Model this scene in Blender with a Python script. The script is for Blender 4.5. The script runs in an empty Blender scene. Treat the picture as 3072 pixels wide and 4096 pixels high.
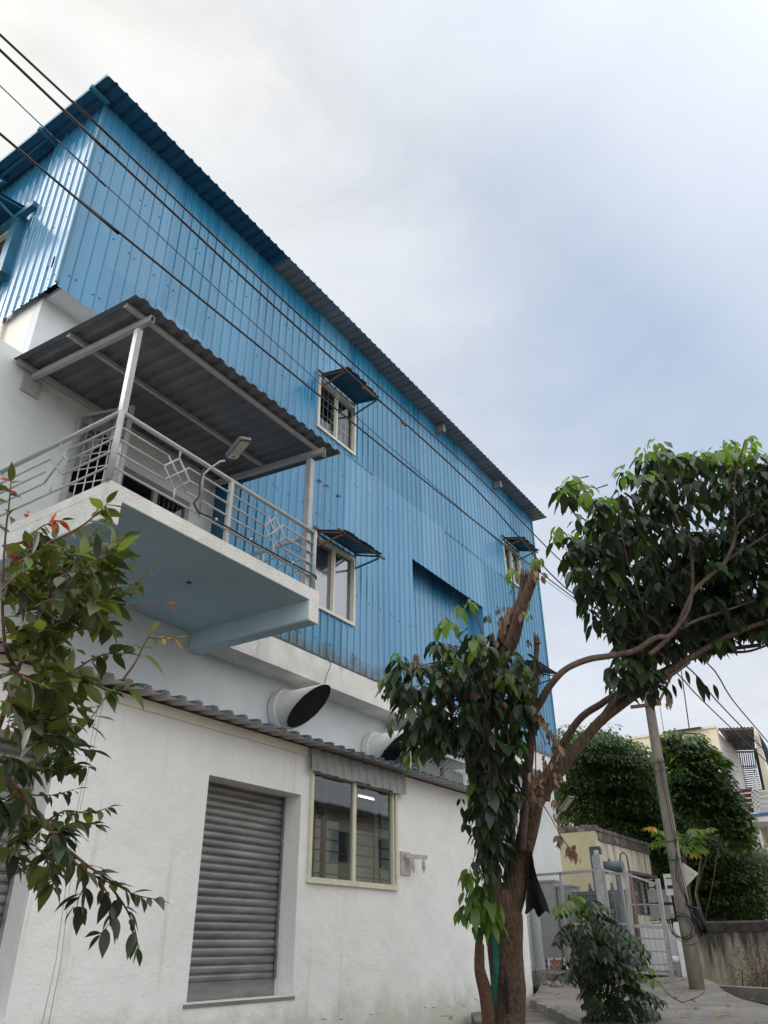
import bpy, math, random
from mathutils import Vector, Matrix, noise
R = math.radians
random.seed(7)
scene = bpy.context.scene
col = scene.collection

# ------------------------------------------------------------------ camera
FPX, PITCH, ROLL, YAW = 770.6, 0.513197, 0.0073814, 0.580518
CAM = Vector((0, 0, 1.6))
_f = Vector((math.cos(YAW)*math.cos(PITCH), math.sin(YAW)*math.cos(PITCH), math.sin(PITCH)))
_r = Vector((math.sin(YAW), -math.cos(YAW), 0))
_d = _f.cross(_r)
RR = math.cos(ROLL)*_r + math.sin(ROLL)*_d
DD = -math.sin(ROLL)*_r + math.cos(ROLL)*_d
cam_data = bpy.data.cameras.new('camera')
cam = bpy.data.objects.new('camera', cam_data); col.objects.link(cam)
mw = Matrix((( RR.x, -DD.x, -_f.x, CAM.x), (RR.y, -DD.y, -_f.y, CAM.y), (RR.z, -DD.z, -_f.z, CAM.z), (0, 0, 0, 1)))
cam.matrix_world = mw
cam_data.sensor_fit = 'HORIZONTAL'; cam_data.sensor_width = 36
cam_data.lens = FPX*36/768
cam_data.clip_start = 0.05; cam_data.clip_end = 3000
scene.camera = cam

# ------------------------------------------------------------------ light
SUN_EL, SUN_AZ = R(32), R(118)      # azimuth measured from +X towards +Y
sd = bpy.data.lights.new('sun', 'SUN'); sd.energy = 1.3; sd.angle = R(12); sd.color = (1.0, .95, .86)
sun = bpy.data.objects.new('sun', sd); col.objects.link(sun)
sdir = Vector((math.cos(SUN_AZ)*math.cos(SUN_EL), math.sin(SUN_AZ)*math.cos(SUN_EL), math.sin(SUN_EL)))
sun.rotation_euler = sdir.to_track_quat('Z', 'Y').to_euler()
sun.location = (0, 0, 40)

world = bpy.data.worlds.new('World'); scene.world = world; world.use_nodes = True
wt = world.node_tree; wn = wt.nodes; wl = wt.links; wn.clear()
def wnode(t, **k):
    n = wn.new(t)
    for a, b in k.items(): setattr(n, a, b)
    return n
w_out = wnode('ShaderNodeOutputWorld'); w_bg = wnode('ShaderNodeBackground')
sky = wnode('ShaderNodeTexSky'); sky.sky_type = 'NISHITA'; sky.sun_disc = False
sky.sun_elevation = SUN_EL; sky.sun_rotation = R(90)-SUN_AZ
sky.air_density = 1.0; sky.dust_density = 2.5; sky.ozone_density = 1.5
tc = wnode('ShaderNodeTexCoord')
mp = wnode('ShaderNodeMapping'); mp.inputs['Scale'].default_value = (1, 1, 2.0); mp.inputs['Location'].default_value = (3.1, .4, .7)
wl.new(tc.outputs['Generated'], mp.inputs['Vector'])
nz = wnode('ShaderNodeTexNoise'); nz.inputs['Scale'].default_value = 1.9; nz.inputs['Detail'].default_value = 5; nz.inputs['Roughness'].default_value = .52; nz.inputs['Distortion'].default_value = .35
wl.new(mp.outputs[0], nz.inputs['Vector'])
# angular closeness to the sun side of the sky
dotn = wnode('ShaderNodeVectorMath', operation='DOT_PRODUCT')
wl.new(tc.outputs['Generated'], dotn.inputs[0]); dotn.inputs[1].default_value = (-.02, .82, .56)
mr = wnode('ShaderNodeMapRange'); mr.inputs['From Min'].default_value = .34; mr.inputs['From Max'].default_value = .93
wl.new(dotn.outputs['Value'], mr.inputs['Value'])
sep = wnode('ShaderNodeSeparateXYZ'); wl.new(tc.outputs['Generated'], sep.inputs[0])
low = wnode('ShaderNodeMapRange'); low.inputs['From Min'].default_value = .60; low.inputs['From Max'].default_value = .25
low.inputs['To Min'].default_value = 0; low.inputs['To Max'].default_value = .85
wl.new(sep.outputs['Z'], low.inputs['Value'])
def wmath(op, a, b, clamp=False):
    n = wnode('ShaderNodeMath', operation=op); n.use_clamp = clamp
    for i, v in enumerate((a, b)):
        if isinstance(v, (int, float)): n.inputs[i].default_value = v
        else: wl.new(v, n.inputs[i])
    return n.outputs[0]
nzc = wmath('MULTIPLY', wmath('SUBTRACT', nz.outputs['Fac'], .5), 1.35)
cov = wmath('ADD', wmath('ADD', wmath('MULTIPLY', mr.outputs[0], 1.0), nzc), wmath('ADD', low.outputs[0], .0), True)
cloudc = wnode('ShaderNodeMix', data_type='RGBA')
cloudc.inputs[6].default_value = (.65, .68, .73, 1); cloudc.inputs[7].default_value = (.78, .775, .75, 1)
wl.new(mr.outputs[0], cloudc.inputs[0])
skyb = wnode('ShaderNodeMix', data_type='RGBA'); skyb.blend_type = 'MULTIPLY'; skyb.inputs[0].default_value = 1
wl.new(sky.outputs[0], skyb.inputs[6]); skyb.inputs[7].default_value = (.10, .10, .10, 1)
veil = wnode('ShaderNodeMix', data_type='RGBA'); veil.inputs[0].default_value = .72     # thin high cloud over the blue
wl.new(skyb.outputs[2], veil.inputs[6]); veil.inputs[7].default_value = (.50, .60, .76, 1)
nf = wnode('ShaderNodeTexNoise'); nf.inputs['Scale'].default_value = 4.5; nf.inputs['Detail'].default_value = 8; nf.inputs['Roughness'].default_value = .6; nf.inputs['Distortion'].default_value = .6
wl.new(mp.outputs[0], nf.inputs['Vector'])
nfr = wnode('ShaderNodeMapRange'); nfr.inputs['From Min'].default_value = .3; nfr.inputs['From Max'].default_value = .7; nfr.inputs['To Min'].default_value = .90; nfr.inputs['To Max'].default_value = 1.12; wl.new(nf.outputs['Fac'], nfr.inputs['Value'])
cl2 = wnode('ShaderNodeVectorMath', operation='SCALE'); wl.new(cloudc.outputs[2], cl2.inputs[0]); wl.new(nfr.outputs[0], cl2.inputs['Scale'])
skym = wnode('ShaderNodeMix', data_type='RGBA')
wl.new(cov, skym.inputs[0]); wl.new(veil.outputs[2], skym.inputs[6]); wl.new(cl2.outputs[0], skym.inputs[7])
# an overcast sky is brightest towards the zenith
zen = wnode('ShaderNodeMapRange'); zen.inputs['From Min'].default_value = .90; zen.inputs['From Max'].default_value = 1.0
zen.inputs['To Min'].default_value = 1.0; zen.inputs['To Max'].default_value = 1.9
wl.new(sep.outputs['Z'], zen.inputs['Value'])
# unseen white brightening added to the sky behind the camera to lift the walls
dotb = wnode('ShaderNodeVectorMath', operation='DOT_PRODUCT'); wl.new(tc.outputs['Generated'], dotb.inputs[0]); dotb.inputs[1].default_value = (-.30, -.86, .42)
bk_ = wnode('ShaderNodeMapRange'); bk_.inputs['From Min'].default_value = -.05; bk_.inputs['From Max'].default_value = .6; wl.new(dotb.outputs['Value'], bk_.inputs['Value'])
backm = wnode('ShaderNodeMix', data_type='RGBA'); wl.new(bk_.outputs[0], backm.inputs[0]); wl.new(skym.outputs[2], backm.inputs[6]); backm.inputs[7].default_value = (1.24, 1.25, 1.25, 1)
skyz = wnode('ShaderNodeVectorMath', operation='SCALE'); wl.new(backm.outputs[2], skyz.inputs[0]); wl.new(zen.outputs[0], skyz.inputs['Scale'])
# glow of the sun behind thin cloud, out of frame to the left
dots = wnode('ShaderNodeVectorMath', operation='DOT_PRODUCT'); wl.new(tc.outputs['Generated'], dots.inputs[0]); dots.inputs[1].default_value = tuple(sdir)
gm = wnode('ShaderNodeMapRange'); gm.interpolation_type = 'SMOOTHSTEP'; gm.inputs['From Min'].default_value = .76; gm.inputs['From Max'].default_value = 1.0; gm.inputs['To Min'].default_value = 1; gm.inputs['To Max'].default_value = 3.2
wl.new(dots.outputs['Value'], gm.inputs['Value'])
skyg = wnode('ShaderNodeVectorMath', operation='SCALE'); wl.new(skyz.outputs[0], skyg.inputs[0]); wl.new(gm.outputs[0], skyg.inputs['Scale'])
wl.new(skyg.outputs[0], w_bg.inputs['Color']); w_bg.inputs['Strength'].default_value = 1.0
wl.new(w_bg.outputs[0], w_out.inputs[0])

scene.view_settings.view_transform = 'Standard'; scene.view_settings.look = 'None'
scene.view_settings.exposure = 0.28; scene.view_settings.gamma = 1
scene.render.resolution_x = 768; scene.render.resolution_y = 1024
scene.render.engine = 'CYCLES'

# ------------------------------------------------------------------ survey helper: a sight line of the photo met with a known plane
def sight(u, v):
    return RR*((u-384)/FPX) + DD*((v-512)/FPX) + _f
def on(u, v, ax, val):
    d = sight(u, v); return CAM + d*((val-CAM[ax])/d[ax])
def dep(u, v, t):
    return CAM + sight(u, v)*t

# ------------------------------------------------------------------ materials
def mat(name, color, rough=.7, metal=0.0, var=.12, vscale=3.0, bump=0.0, bscale=30.0, stretch=(1, 1, 1), color2=None,
        stain=None, spec=.5, coat=0.0, detail=5, low_stain=None, bdist=.02, bump2=0, b2scale=4):
    m = bpy.data.materials.new(name); m.use_nodes = True
    nt = m.node_tree; n = nt.nodes; l = nt.links
    p = n['Principled BSDF']
    p.inputs['Roughness'].default_value = rough; p.inputs['Metallic'].default_value = metal
    p.inputs['Specular IOR Level'].default_value = spec; p.inputs['Coat Weight'].default_value = coat
    p.inputs['Coat Roughness'].default_value = .15
    t = n.new('ShaderNodeTexCoord'); mpn = n.new('ShaderNodeMapping'); mpn.inputs['Scale'].default_value = stretch
    l.new(t.outputs['Object'], mpn.inputs['Vector'])
    nn = n.new('ShaderNodeTexNoise'); nn.inputs['Scale'].default_value = vscale; nn.inputs['Detail'].default_value = detail
    nn.inputs['Roughness'].default_value = .6
    l.new(mpn.outputs[0], nn.inputs['Vector'])
    mx = n.new('ShaderNodeMix'); mx.data_type = 'RGBA'
    c2 = color2 or tuple(c*(1-var*2.2) for c in color)
    c1 = color if color2 else tuple(min(1, c*(1+var)) for c in color)
    rmp = n.new('ShaderNodeMapRange'); rmp.inputs['From Min'].default_value = .32; rmp.inputs['From Max'].default_value = .68
    l.new(nn.outputs['Fac'], rmp.inputs['Value']); l.new(rmp.outputs[0], mx.inputs[0])
    mx.inputs[6].default_value = (*c2, 1); mx.inputs[7].default_value = (*c1, 1)
    out = mx.outputs[2]
    if stain:   # (colour, scale, threshold, strength, stretch)
        sc, ss, th, st, sstr = stain
        mp2 = n.new('ShaderNodeMapping'); mp2.inputs['Scale'].default_value = sstr; mp2.inputs['Location'].default_value = (5, 2, 9)
        l.new(t.outputs['Object'], mp2.inputs['Vector'])
        n2 = n.new('ShaderNodeTexNoise'); n2.inputs['Scale'].default_value = ss; n2.inputs['Detail'].default_value = 8; n2.inputs['Roughness'].default_value = .68
        l.new(mp2.outputs[0], n2.inputs['Vector'])
        r2 = n.new('ShaderNodeMapRange'); r2.inputs['From Min'].default_value = th; r2.inputs['From Max'].default_value = th+.14
        r2.inputs['To Max'].default_value = st
        l.new(n2.outputs['Fac'], r2.inputs['Value'])
        m2 = n.new('ShaderNodeMix'); m2.data_type = 'RGBA'; l.new(r2.outputs[0], m2.inputs[0]); l.new(out, m2.inputs[6]); m2.inputs[7].default_value = (*sc, 1)
        out = m2.outputs[2]
    if low_stain:  # (colour, z0, z1, strength, noise scale): splashed dirt between heights z0 (full) and z1 (none), world space
        sc, z0, z1, st, ss = low_stain[:5]
        g = n.new('ShaderNodeNewGeometry'); sp = n.new('ShaderNodeSeparateXYZ'); l.new(g.outputs['Position'], sp.inputs[0])
        r3 = n.new('ShaderNodeMapRange'); r3.inputs['From Min'].default_value = z1; r3.inputs['From Max'].default_value = z0; l.new(sp.outputs['Z'], r3.inputs['Value'])
        n3 = n.new('ShaderNodeTexNoise'); n3.inputs['Scale'].default_value = ss; n3.inputs['Detail'].default_value = 9; n3.inputs['Roughness'].default_value = .7
        if len(low_stain) > 5:
            mp5 = n.new('ShaderNodeMapping'); mp5.inputs['Scale'].default_value = low_stain[5]; l.new(t.outputs['Object'], mp5.inputs[0]); l.new(mp5.outputs[0], n3.inputs['Vector'])
        else: l.new(t.outputs['Object'], n3.inputs['Vector'])
        mm = n.new('ShaderNodeMath'); mm.operation = 'MULTIPLY_ADD'; mm.inputs[1].default_value = .55; mm.inputs[2].default_value = 0
        l.new(r3.outputs[0], mm.inputs[0])
        ad = n.new('ShaderNodeMath'); ad.operation = 'ADD'; l.new(mm.outputs[0], ad.inputs[0]); l.new(n3.outputs['Fac'], ad.inputs[1])
        r4 = n.new('ShaderNodeMapRange'); r4.inputs['From Min'].default_value = .74; r4.inputs['From Max'].default_value = 1.0; r4.inputs['To Max'].default_value = st
        l.new(ad.outputs[0], r4.inputs['Value'])
        m3 = n.new('ShaderNodeMix'); m3.data_type = 'RGBA'; l.new(r4.outputs[0], m3.inputs[0]); l.new(out, m3.inputs[6]); m3.inputs[7].default_value = (*sc, 1)
        out = m3.outputs[2]
    l.new(out, p.inputs['Base Color'])
    if bump > 0:
        nb = n.new('ShaderNodeTexNoise'); nb.inputs['Scale'].default_value = bscale; nb.inputs['Detail'].default_value = 6; nb.inputs['Roughness'].default_value = .6
        mp3 = n.new('ShaderNodeMapping'); mp3.inputs['Scale'].default_value = stretch; l.new(t.outputs['Object'], mp3.inputs['Vector']); l.new(mp3.outputs[0], nb.inputs['Vector'])
        b = n.new('ShaderNodeBump'); b.inputs['Strength'].default_value = bump; b.inputs['Distance'].default_value = bdist
        l.new(nb.outputs['Fac'], b.inputs['Height']); last = b
        if bump2:
            nb2 = n.new('ShaderNodeTexNoise'); nb2.inputs['Scale'].default_value = b2scale; nb2.inputs['Detail'].default_value = 3
            l.new(t.outputs['Object'], nb2.inputs['Vector'])
            b2 = n.new('ShaderNodeBump'); b2.inputs['Strength'].default_value = bump2; b2.inputs['Distance'].default_value = .05
            l.new(nb2.outputs['Fac'], b2.inputs['Height']); l.new(b.outputs[0], b2.inputs['Normal']); last = b2
        l.new(last.outputs[0], p.inputs['Normal'])
    return m

def leafmat(name, c, c2, trans=.35, rough=.42, tc2=None):
    m = bpy.data.materials.new(name); m.use_nodes = True
    nt = m.node_tree; n = nt.nodes; l = nt.links; p = n['Principled BSDF']; out = n['Material Output']
    g = n.new('ShaderNodeNewGeometry'); mx = n.new('ShaderNodeMix'); mx.data_type = 'RGBA'
    l.new(g.outputs['Random Per Island'], mx.inputs[0]); mx.inputs[6].default_value = (*c, 1); mx.inputs[7].default_value = (*c2, 1)
    l.new(mx.outputs[2], p.inputs['Base Color']); p.inputs['Roughness'].default_value = rough
    p.inputs['Specular IOR Level'].default_value = .45
    tr = n.new('ShaderNodeBsdfTranslucent')
    mt = n.new('ShaderNodeMix'); mt.data_type = 'RGBA'; mt.blend_type = 'MULTIPLY'; mt.inputs[0].default_value = 1
    l.new(mx.outputs[2], mt.inputs[6]); mt.inputs[7].default_value = (*(tc2 or (2.6, 2.9, .9)), 1)
    l.new(mt.outputs[2], tr.inputs['Color'])
    ms = n.new('ShaderNodeMixShader'); ms.inputs[0].default_value = trans
    l.new(p.outputs[0], ms.inputs[1]); l.new(tr.outputs[0], ms.inputs[2]); l.new(ms.outputs[0], out.inputs[0])
    return m

def glassmat(name, tint=(.75, .8, .8), rough=.03, refl=.12):
    m = bpy.data.materials.new(name); m.use_nodes = True
    nt = m.node_tree; n = nt.nodes; l = nt.links; out = n['Material Output']; n.remove(n['Principled BSDF'])
    gl = n.new('ShaderNodeBsdfGlossy'); gl.inputs['Roughness'].default_value = rough; gl.inputs['Color'].default_value = (.95, .97, 1, 1)
    tr = n.new('ShaderNodeBsdfTransparent'); tr.inputs['Color'].default_value = (*tint, 1)
    fr = n.new('ShaderNodeFresnel'); fr.inputs['IOR'].default_value = 1.55
    ad = n.new('ShaderNodeMath'); ad.operation = 'ADD'; ad.use_clamp = True; ad.inputs[1].default_value = refl; l.new(fr.outputs[0], ad.inputs[0])
    t = n.new('ShaderNodeTexCoord'); nz_ = n.new('ShaderNodeTexNoise'); nz_.inputs['Scale'].default_value = 1.3
    b = n.new('ShaderNodeBump'); b.inputs['Strength'].default_value = .08; b.inputs['Distance'].default_value = .02
    l.new(t.outputs['Object'], nz_.inputs['Vector']); l.new(nz_.outputs['Fac'], b.inputs['Height']); l.new(b.outputs[0], gl.inputs['Normal'])
    gb = n.new('ShaderNodeNewGeometry'); iv = n.new('ShaderNodeMath'); iv.operation = 'SUBTRACT'; iv.inputs[0].default_value = 1; l.new(gb.outputs['Backfacing'], iv.inputs[1])
    ff = n.new('ShaderNodeMath'); ff.operation = 'MULTIPLY'; l.new(ad.outputs[0], ff.inputs[0]); l.new(iv.outputs[0], ff.inputs[1])
    ms = n.new('ShaderNodeMixShader'); l.new(ff.outputs[0], ms.inputs[0]); l.new(tr.outputs[0], ms.inputs[1]); l.new(gl.outputs[0], ms.inputs[2])
    l.new(ms.outputs[0], out.inputs[0])
    return m

M = {}
M['plaster'] = mat('white_plaster', (.78, .785, .78), .85, var=.03, vscale=1.3, bump=.45, bscale=34, bdist=.012, bump2=.4, b2scale=4,
                   stain=((.50, .49, .45), 1.3, .575, .55, (5, 5, .28)), low_stain=((.42, .41, .33), .7, 1.45, .55, 2.2))
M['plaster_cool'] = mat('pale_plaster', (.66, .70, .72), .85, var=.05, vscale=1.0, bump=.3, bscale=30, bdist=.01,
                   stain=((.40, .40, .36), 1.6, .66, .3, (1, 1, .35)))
M['plaster_cream'] = mat('cream_plaster', (.80, .78, .71), .85, var=.05, vscale=1.0, bump=.3, bscale=30, bdist=.01, stain=((.45, .42, .34), 3, .62, .5, (1, 1, .4)))
M['plaster_rough'] = mat('rough_plaster', (.74, .73, .70), .9, var=.07, vscale=2.5, bump=.9, bscale=38, bdist=.018, stain=((.20, .18, .14), 5, .60, .65, (1, 1, .5)))
M['soffit'] = mat('soffit_paint', (.54, .70, .76), .8, var=.05, vscale=.8, bump=.15, bscale=25)
M['blue'] = mat('blue_sheet', (.020, .235, .44), .30, var=0, color2=(.015, .18, .365), vscale=1.6, stretch=(1.2, 1.2, .16), spec=.6, coat=.25,
                stain=((.11, .32, .46), 3.0, .60, .6, (2.2, 2.2, .12)), bump=.12, bscale=2.2, bdist=.02, low_stain=((.03, .04, .045), 5.8, 6.55, .85, 2.2))
def sheet_tone(m, axis):
    nt = m.node_tree; n = nt.nodes; l = nt.links; p = n['Principled BSDF']
    g = n.new('ShaderNodeNewGeometry'); sp = n.new('ShaderNodeSeparateXYZ'); l.new(g.outputs['Position'], sp.inputs[0])
    def fl(sock, k, off):
        a = n.new('ShaderNodeMath'); a.operation = 'MULTIPLY_ADD'; a.inputs[1].default_value = k; a.inputs[2].default_value = off; l.new(sock, a.inputs[0])
        b = n.new('ShaderNodeMath'); b.operation = 'FLOOR'; l.new(a.outputs[0], b.inputs[0]); return b.outputs[0]
    cx = n.new('ShaderNodeCombineXYZ'); l.new(fl(sp.outputs[axis], 1.0, -.5 if axis == 'X' else -.8), cx.inputs[0]); l.new(fl(sp.outputs['Z'], .001, 0) if axis == 'Y' else fl(sp.outputs['Z'], 1/10.34, 0), cx.inputs[1])
    w = n.new('ShaderNodeTexWhiteNoise'); w.noise_dimensions = '2D'; l.new(cx.outputs[0], w.inputs['Vector'])
    src = p.inputs['Base Color'].links[0].from_socket
    hs = n.new('ShaderNodeHueSaturation'); mr_ = n.new('ShaderNodeMapRange'); mr_.inputs['To Min'].default_value = .80; mr_.inputs['To Max'].default_value = 1.18; l.new(w.outputs['Value'], mr_.inputs['Value'])
    m2 = n.new('ShaderNodeMapRange'); m2.inputs['To Min'].default_value = 1.06; m2.inputs['To Max'].default_value = .86; l.new(w.outputs['Value'], m2.inputs['Value'])
    l.new(src, hs.inputs['Color']); l.new(mr_.outputs[0], hs.inputs['Value']); l.new(m2.outputs[0], hs.inputs['Saturation'])
    # chalky rain streaks
    mp_ = n.new('ShaderNodeMapping'); mp_.inputs['Scale'].default_value = (9, 9, .35); l.new(g.outputs['Position'], mp_.inputs[0])
    nn = n.new('ShaderNodeTexNoise'); nn.inputs['Scale'].default_value = 1.4; nn.inputs['Detail'].default_value = 7; nn.inputs['Roughness'].default_value = .65; l.new(mp_.outputs[0], nn.inputs[0])
    rr = n.new('ShaderNodeMapRange'); rr.inputs['From Min'].default_value = .52; rr.inputs['From Max'].default_value = .74; rr.inputs['To Max'].default_value = .38; l.new(nn.outputs['Fac'], rr.inputs['Value'])
    mx = n.new('ShaderNodeMix'); mx.data_type = 'RGBA'; l.new(rr.outputs[0], mx.inputs[0]); l.new(hs.outputs[0], mx.inputs[6]); mx.inputs[7].default_value = (.08, .31, .48, 1)
    l.new(mx.outputs[2], p.inputs['Base Color'])
    r2 = n.new('ShaderNodeMapRange'); r2.inputs['From Min'].default_value = .35; r2.inputs['From Max'].default_value = .7; r2.inputs['To Min'].default_value = .22; r2.inputs['To Max'].default_value = .42; l.new(nn.outputs['Fac'], r2.inputs['Value']); l.new(r2.outputs[0], p.inputs['Roughness'])
sheet_tone(M['blue'], 'X')
M['blue_front'] = mat('glossy_blue_sheet', (.05, .25, .45), .13, var=.1, vscale=2, stretch=(1, 1, .3), spec=.8, coat=.5, bump=.22, bscale=1.6, bdist=.02)
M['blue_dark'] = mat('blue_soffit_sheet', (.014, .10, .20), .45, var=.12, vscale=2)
M['blue_trim'] = mat('blue_steel', (.03, .18, .28), .5, var=.1)
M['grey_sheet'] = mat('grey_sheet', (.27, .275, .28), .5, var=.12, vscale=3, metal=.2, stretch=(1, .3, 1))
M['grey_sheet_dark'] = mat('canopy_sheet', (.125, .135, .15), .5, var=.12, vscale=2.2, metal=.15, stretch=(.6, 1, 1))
M['pale_sheet'] = mat('pale_grey_sheet', (.40, .39, .39), .55, var=.1, vscale=4)
M['grey_paint'] = mat('grey_enamel', (.38, .39, .39), .38, var=.07, vscale=6, spec=.6)
M['galv'] = mat('galvanised_steel', (.42, .43, .44), .38, metal=.65, var=.12, vscale=9)
M['wire_mesh'] = mat('galvanised_wire', (.32, .33, .34), .42, metal=.5, var=.08)
M['shutter'] = mat('shutter_slats', (.25, .252, .252), .42, metal=.4, var=.16, vscale=2.5, stretch=(.7, 1, 3), stain=((.10, .08, .06), 4, .62, .5, (1, 1, 1)))
M['rust'] = mat('rusty_steel', (.20, .09, .05), .8, var=.3, vscale=14, color2=(.09, .07, .06))
M['black'] = mat('black_rubber', (.018, .018, .02), .5, var=.2)
M['cable'] = mat('black_cable', (.012, .012, .015), .45, var=.1)
M['blue_cable'] = mat('blue_cable', (.03, .08, .2), .4, var=.1)
M['dark'] = mat('dark_interior', (.045, .045, .05), .9, var=.2)
M['interior'] = mat('room_wall', (.20, .20, .20), .9, var=.1)
M['pale_board'] = mat('pale_board', (.55, .54, .50), .8, var=.1, vscale=2)
M['curtain'] = mat('pale_curtain', (.62, .63, .62), .9, var=.1, vscale=3)
M['frame_cream'] = mat('cream_aluminium', (.62, .60, .47), .4, var=.06, vscale=8, stain=((.3, .27, .2), 9, .64, .4, (1, 1, 1)))
M['frame_white'] = mat('white_aluminium', (.66, .65, .56), .4, var=.05, stain=((.2, .1, .06), 7, .66, .5, (1, 1, 1)))
M['bar_white'] = mat('white_bar', (.6, .6, .58), .5, var=.05)
M['bar_dark'] = mat('dark_bar', (.03, .03, .035), .5, var=.1)
M['glass'] = glassmat('window_glass', refl=.02); M['glass_old'] = glassmat('dusty_glass', (.6, .62, .62), .12, .24)
M['duct'] = mat('duct_enamel', (.72, .73, .71), .42, var=.04, vscale=3, stain=((.45, .40, .30), 3, .62, .3, (1, 1, 1)))
M['duct_dark'] = mat('duct_inside', (.012, .014, .018), .9, var=.1)
M['lamp_body'] = mat('lamp_housing', (.14, .145, .15), .45, var=.08)
M['lamp_lens'] = mat('lamp_lens', (.55, .53, .46), .25, var=.06, vscale=20)
M['mauve'] = mat('mauve_paint', (.46, .42, .43), .6, var=.1, vscale=10)
M['bark'] = mat('bark', (.19, .128, .088), .9, var=0, color2=(.075, .05, .036), vscale=9, stretch=(3.6, 3.6, .4), bump=1.0, bscale=11, bdist=.06, detail=8)
M['bark_thin'] = mat('branch_bark', (.15, .105, .08), .85, var=0, color2=(.065, .045, .036), vscale=12, bump=.7, bscale=30, bdist=.01)
M['bark_split'] = mat('split_wood', (.15, .08, .05), .9, var=.25, vscale=14, stretch=(3, 3, .5), bump=.8, bscale=22)
M['twig_red'] = mat('reddish_twig', (.16, .075, .055), .7, var=.2)
M['green_paint'] = mat('green_paint', (.02, .26, .19), .6, var=.2, vscale=20, bump=.8, bscale=30)
M['cloth'] = mat('black_cloth', (.012, .011, .013), .95, var=.2)
M['leaf_dark'] = leafmat('leaf_dark', (.016, .026, .018), (.036, .056, .030), .18, .36)
M['leaf_mid'] = leafmat('leaf_mid', (.030, .060, .022), (.050, .095, .030), .30)
M['leaf_light'] = leafmat('leaf_light', (.085, .14, .03), (.13, .20, .05), .42)
M['leaf_near'] = leafmat('leaf_near', (.034, .045, .016), (.072, .084, .030), .22, .36)
M['leaf_olive'] = leafmat('leaf_olive', (.075, .095, .025), (.11, .13, .04), .35, .4)
M['leaf_under'] = leafmat('leaf_underside', (.10, .13, .075), (.15, .175, .105), .25, .6)
M['leaf_red'] = leafmat('leaf_red', (.25, .045, .03), (.34, .12, .05), .35, tc2=(1.8, 1.2, 1))
M['leaf_brown'] = leafmat('dead_leaf', (.15, .095, .06), (.30, .21, .15), .12, .8, tc2=(1.4, 1.2, 1))
M['leaf_yellow'] = leafmat('leaf_yellow', (.42, .24, .03), (.34, .30, .05), .35, tc2=(1.5, 1.3, 1))
M['bush_leaf'] = leafmat('bush_leaf', (.014, .026, .016), (.028, .052, .024), .16, .3)
M['bg_dark'] = leafmat('far_leaf_dark', (.016, .034, .012), (.034, .062, .020), .2, .6)
M['bg_mid'] = leafmat('far_leaf_mid', (.040, .075, .022), (.062, .100, .028), .25, .55)
M['bg_light'] = leafmat('far_leaf_light', (.10, .16, .035), (.16, .22, .05), .35, .5)
M['jack_dark'] = leafmat('round_leaf_dark', (.014, .032, .013), (.030, .058, .022), .2, .35)
M['papaya'] = leafmat('papaya_leaf', (.07, .125, .028), (.11, .17, .04), .35, .5)
M['concrete'] = mat('concrete', (.215, .20, .175), .9, var=.14, vscale=1.2, bump=.5, bscale=25, bdist=.02, stain=((.10, .09, .075), 1.4, .55, .55, (1, 1, 1)))
M['concrete_dark'] = mat('mossy_shaded_concrete', (.16, .15, .13), .95, var=.25, vscale=3, bump=1, bscale=12, bdist=.05, stain=((.05, .055, .035), 3, .5, .7, (1, 1, 1)))
M['earth'] = mat('earth', (.16, .125, .095), .95, var=.25, vscale=1.5, bump=.8, bscale=9, bdist=.06, stain=((.07, .075, .04), 1.2, .55, .6, (1, 1, 1)))
M['pole'] = mat('pole_concrete', (.24, .215, .18), .9, var=.16, vscale=5, stretch=(1, 1, .4), bump=.5, bscale=18, bdist=.015, stain=((.12, .10, .08), 4, .58, .5, (1, 1, .5)))
M['yellow'] = mat('yellow_plaster', (.50, .45, .29), .9, var=.07, vscale=1.2, bump=.3, bscale=18, stain=((.33, .29, .19), 1.1, .55, .5, (1, 1, .5)))
M['old_white'] = mat('weathered_plaster', (.66, .62, .52), .9, var=.07, vscale=1.2, bump=.3, bscale=18, stain=((.16, .14, .12), 1.7, .50, .7, (2.5, 2.5, .25)))
M['mould'] = mat('mouldy_coping', (.13, .12, .11), .95, var=.3, vscale=5, bump=.6, bscale=20, stain=((.5, .48, .42), 3, .55, .7, (1, 1, 1)))
M['block'] = mat('stained_blockwork', (.42, .38, .29), .92, var=.12, vscale=2.0, bump=.6, bscale=14, stain=((.09, .08, .07), 1.3, .50, .7, (2.6, 2.6, .3)), low_stain=((.035, .032, .03), 1.9, .7, .97, 1.8, (4, 4, .4)))
M['block_top'] = mat('black_mould', (.05, .045, .042), .95, var=.3, vscale=6, bump=.5, bscale=20)
M['far_cream'] = mat('far_cream_plaster', (.66, .60, .46), .9, var=.06, vscale=.4, stain=((.42, .38, .28), .5, .55, .6, (1, 1, .6)))
M['far_white'] = mat('far_white_plaster', (.68, .68, .68), .9, var=.05, vscale=.4)
M['maroon'] = mat('maroon_tiles', (.17, .035, .035), .7, var=.15, vscale=2)
M['blue_band'] = mat('blue_band', (.06, .14, .32), .7, var=.2, vscale=2)
M['navy'] = mat('navy_paint', (.02, .03, .08), .6, var=.1)
M['cabinet'] = mat('cabinet_enamel', (.27, .28, .255), .45, var=.06, vscale=3)
M['tank'] = mat('transformer_paint', (.07, .10, .12), .4, var=.1, vscale=4)
M['brick'] = mat('brick', (.34, .12, .06), .9, var=.2, vscale=8, bump=.5, bscale=20)
M['sign'] = mat('sign_plate', (.60, .60, .58), .5, var=.05, vscale=8)
M['sign_mark'] = mat('sign_faded_letters', (.50, .49, .36), .5, var=.05)
M['white_paint'] = mat('white_paint', (.80, .80, .80), .8, var=.05, vscale=3, bump=.3, bscale=20)
M['dry'] = mat('dry_stems', (.13, .085, .06), .9, var=.3, vscale=9)
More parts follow.
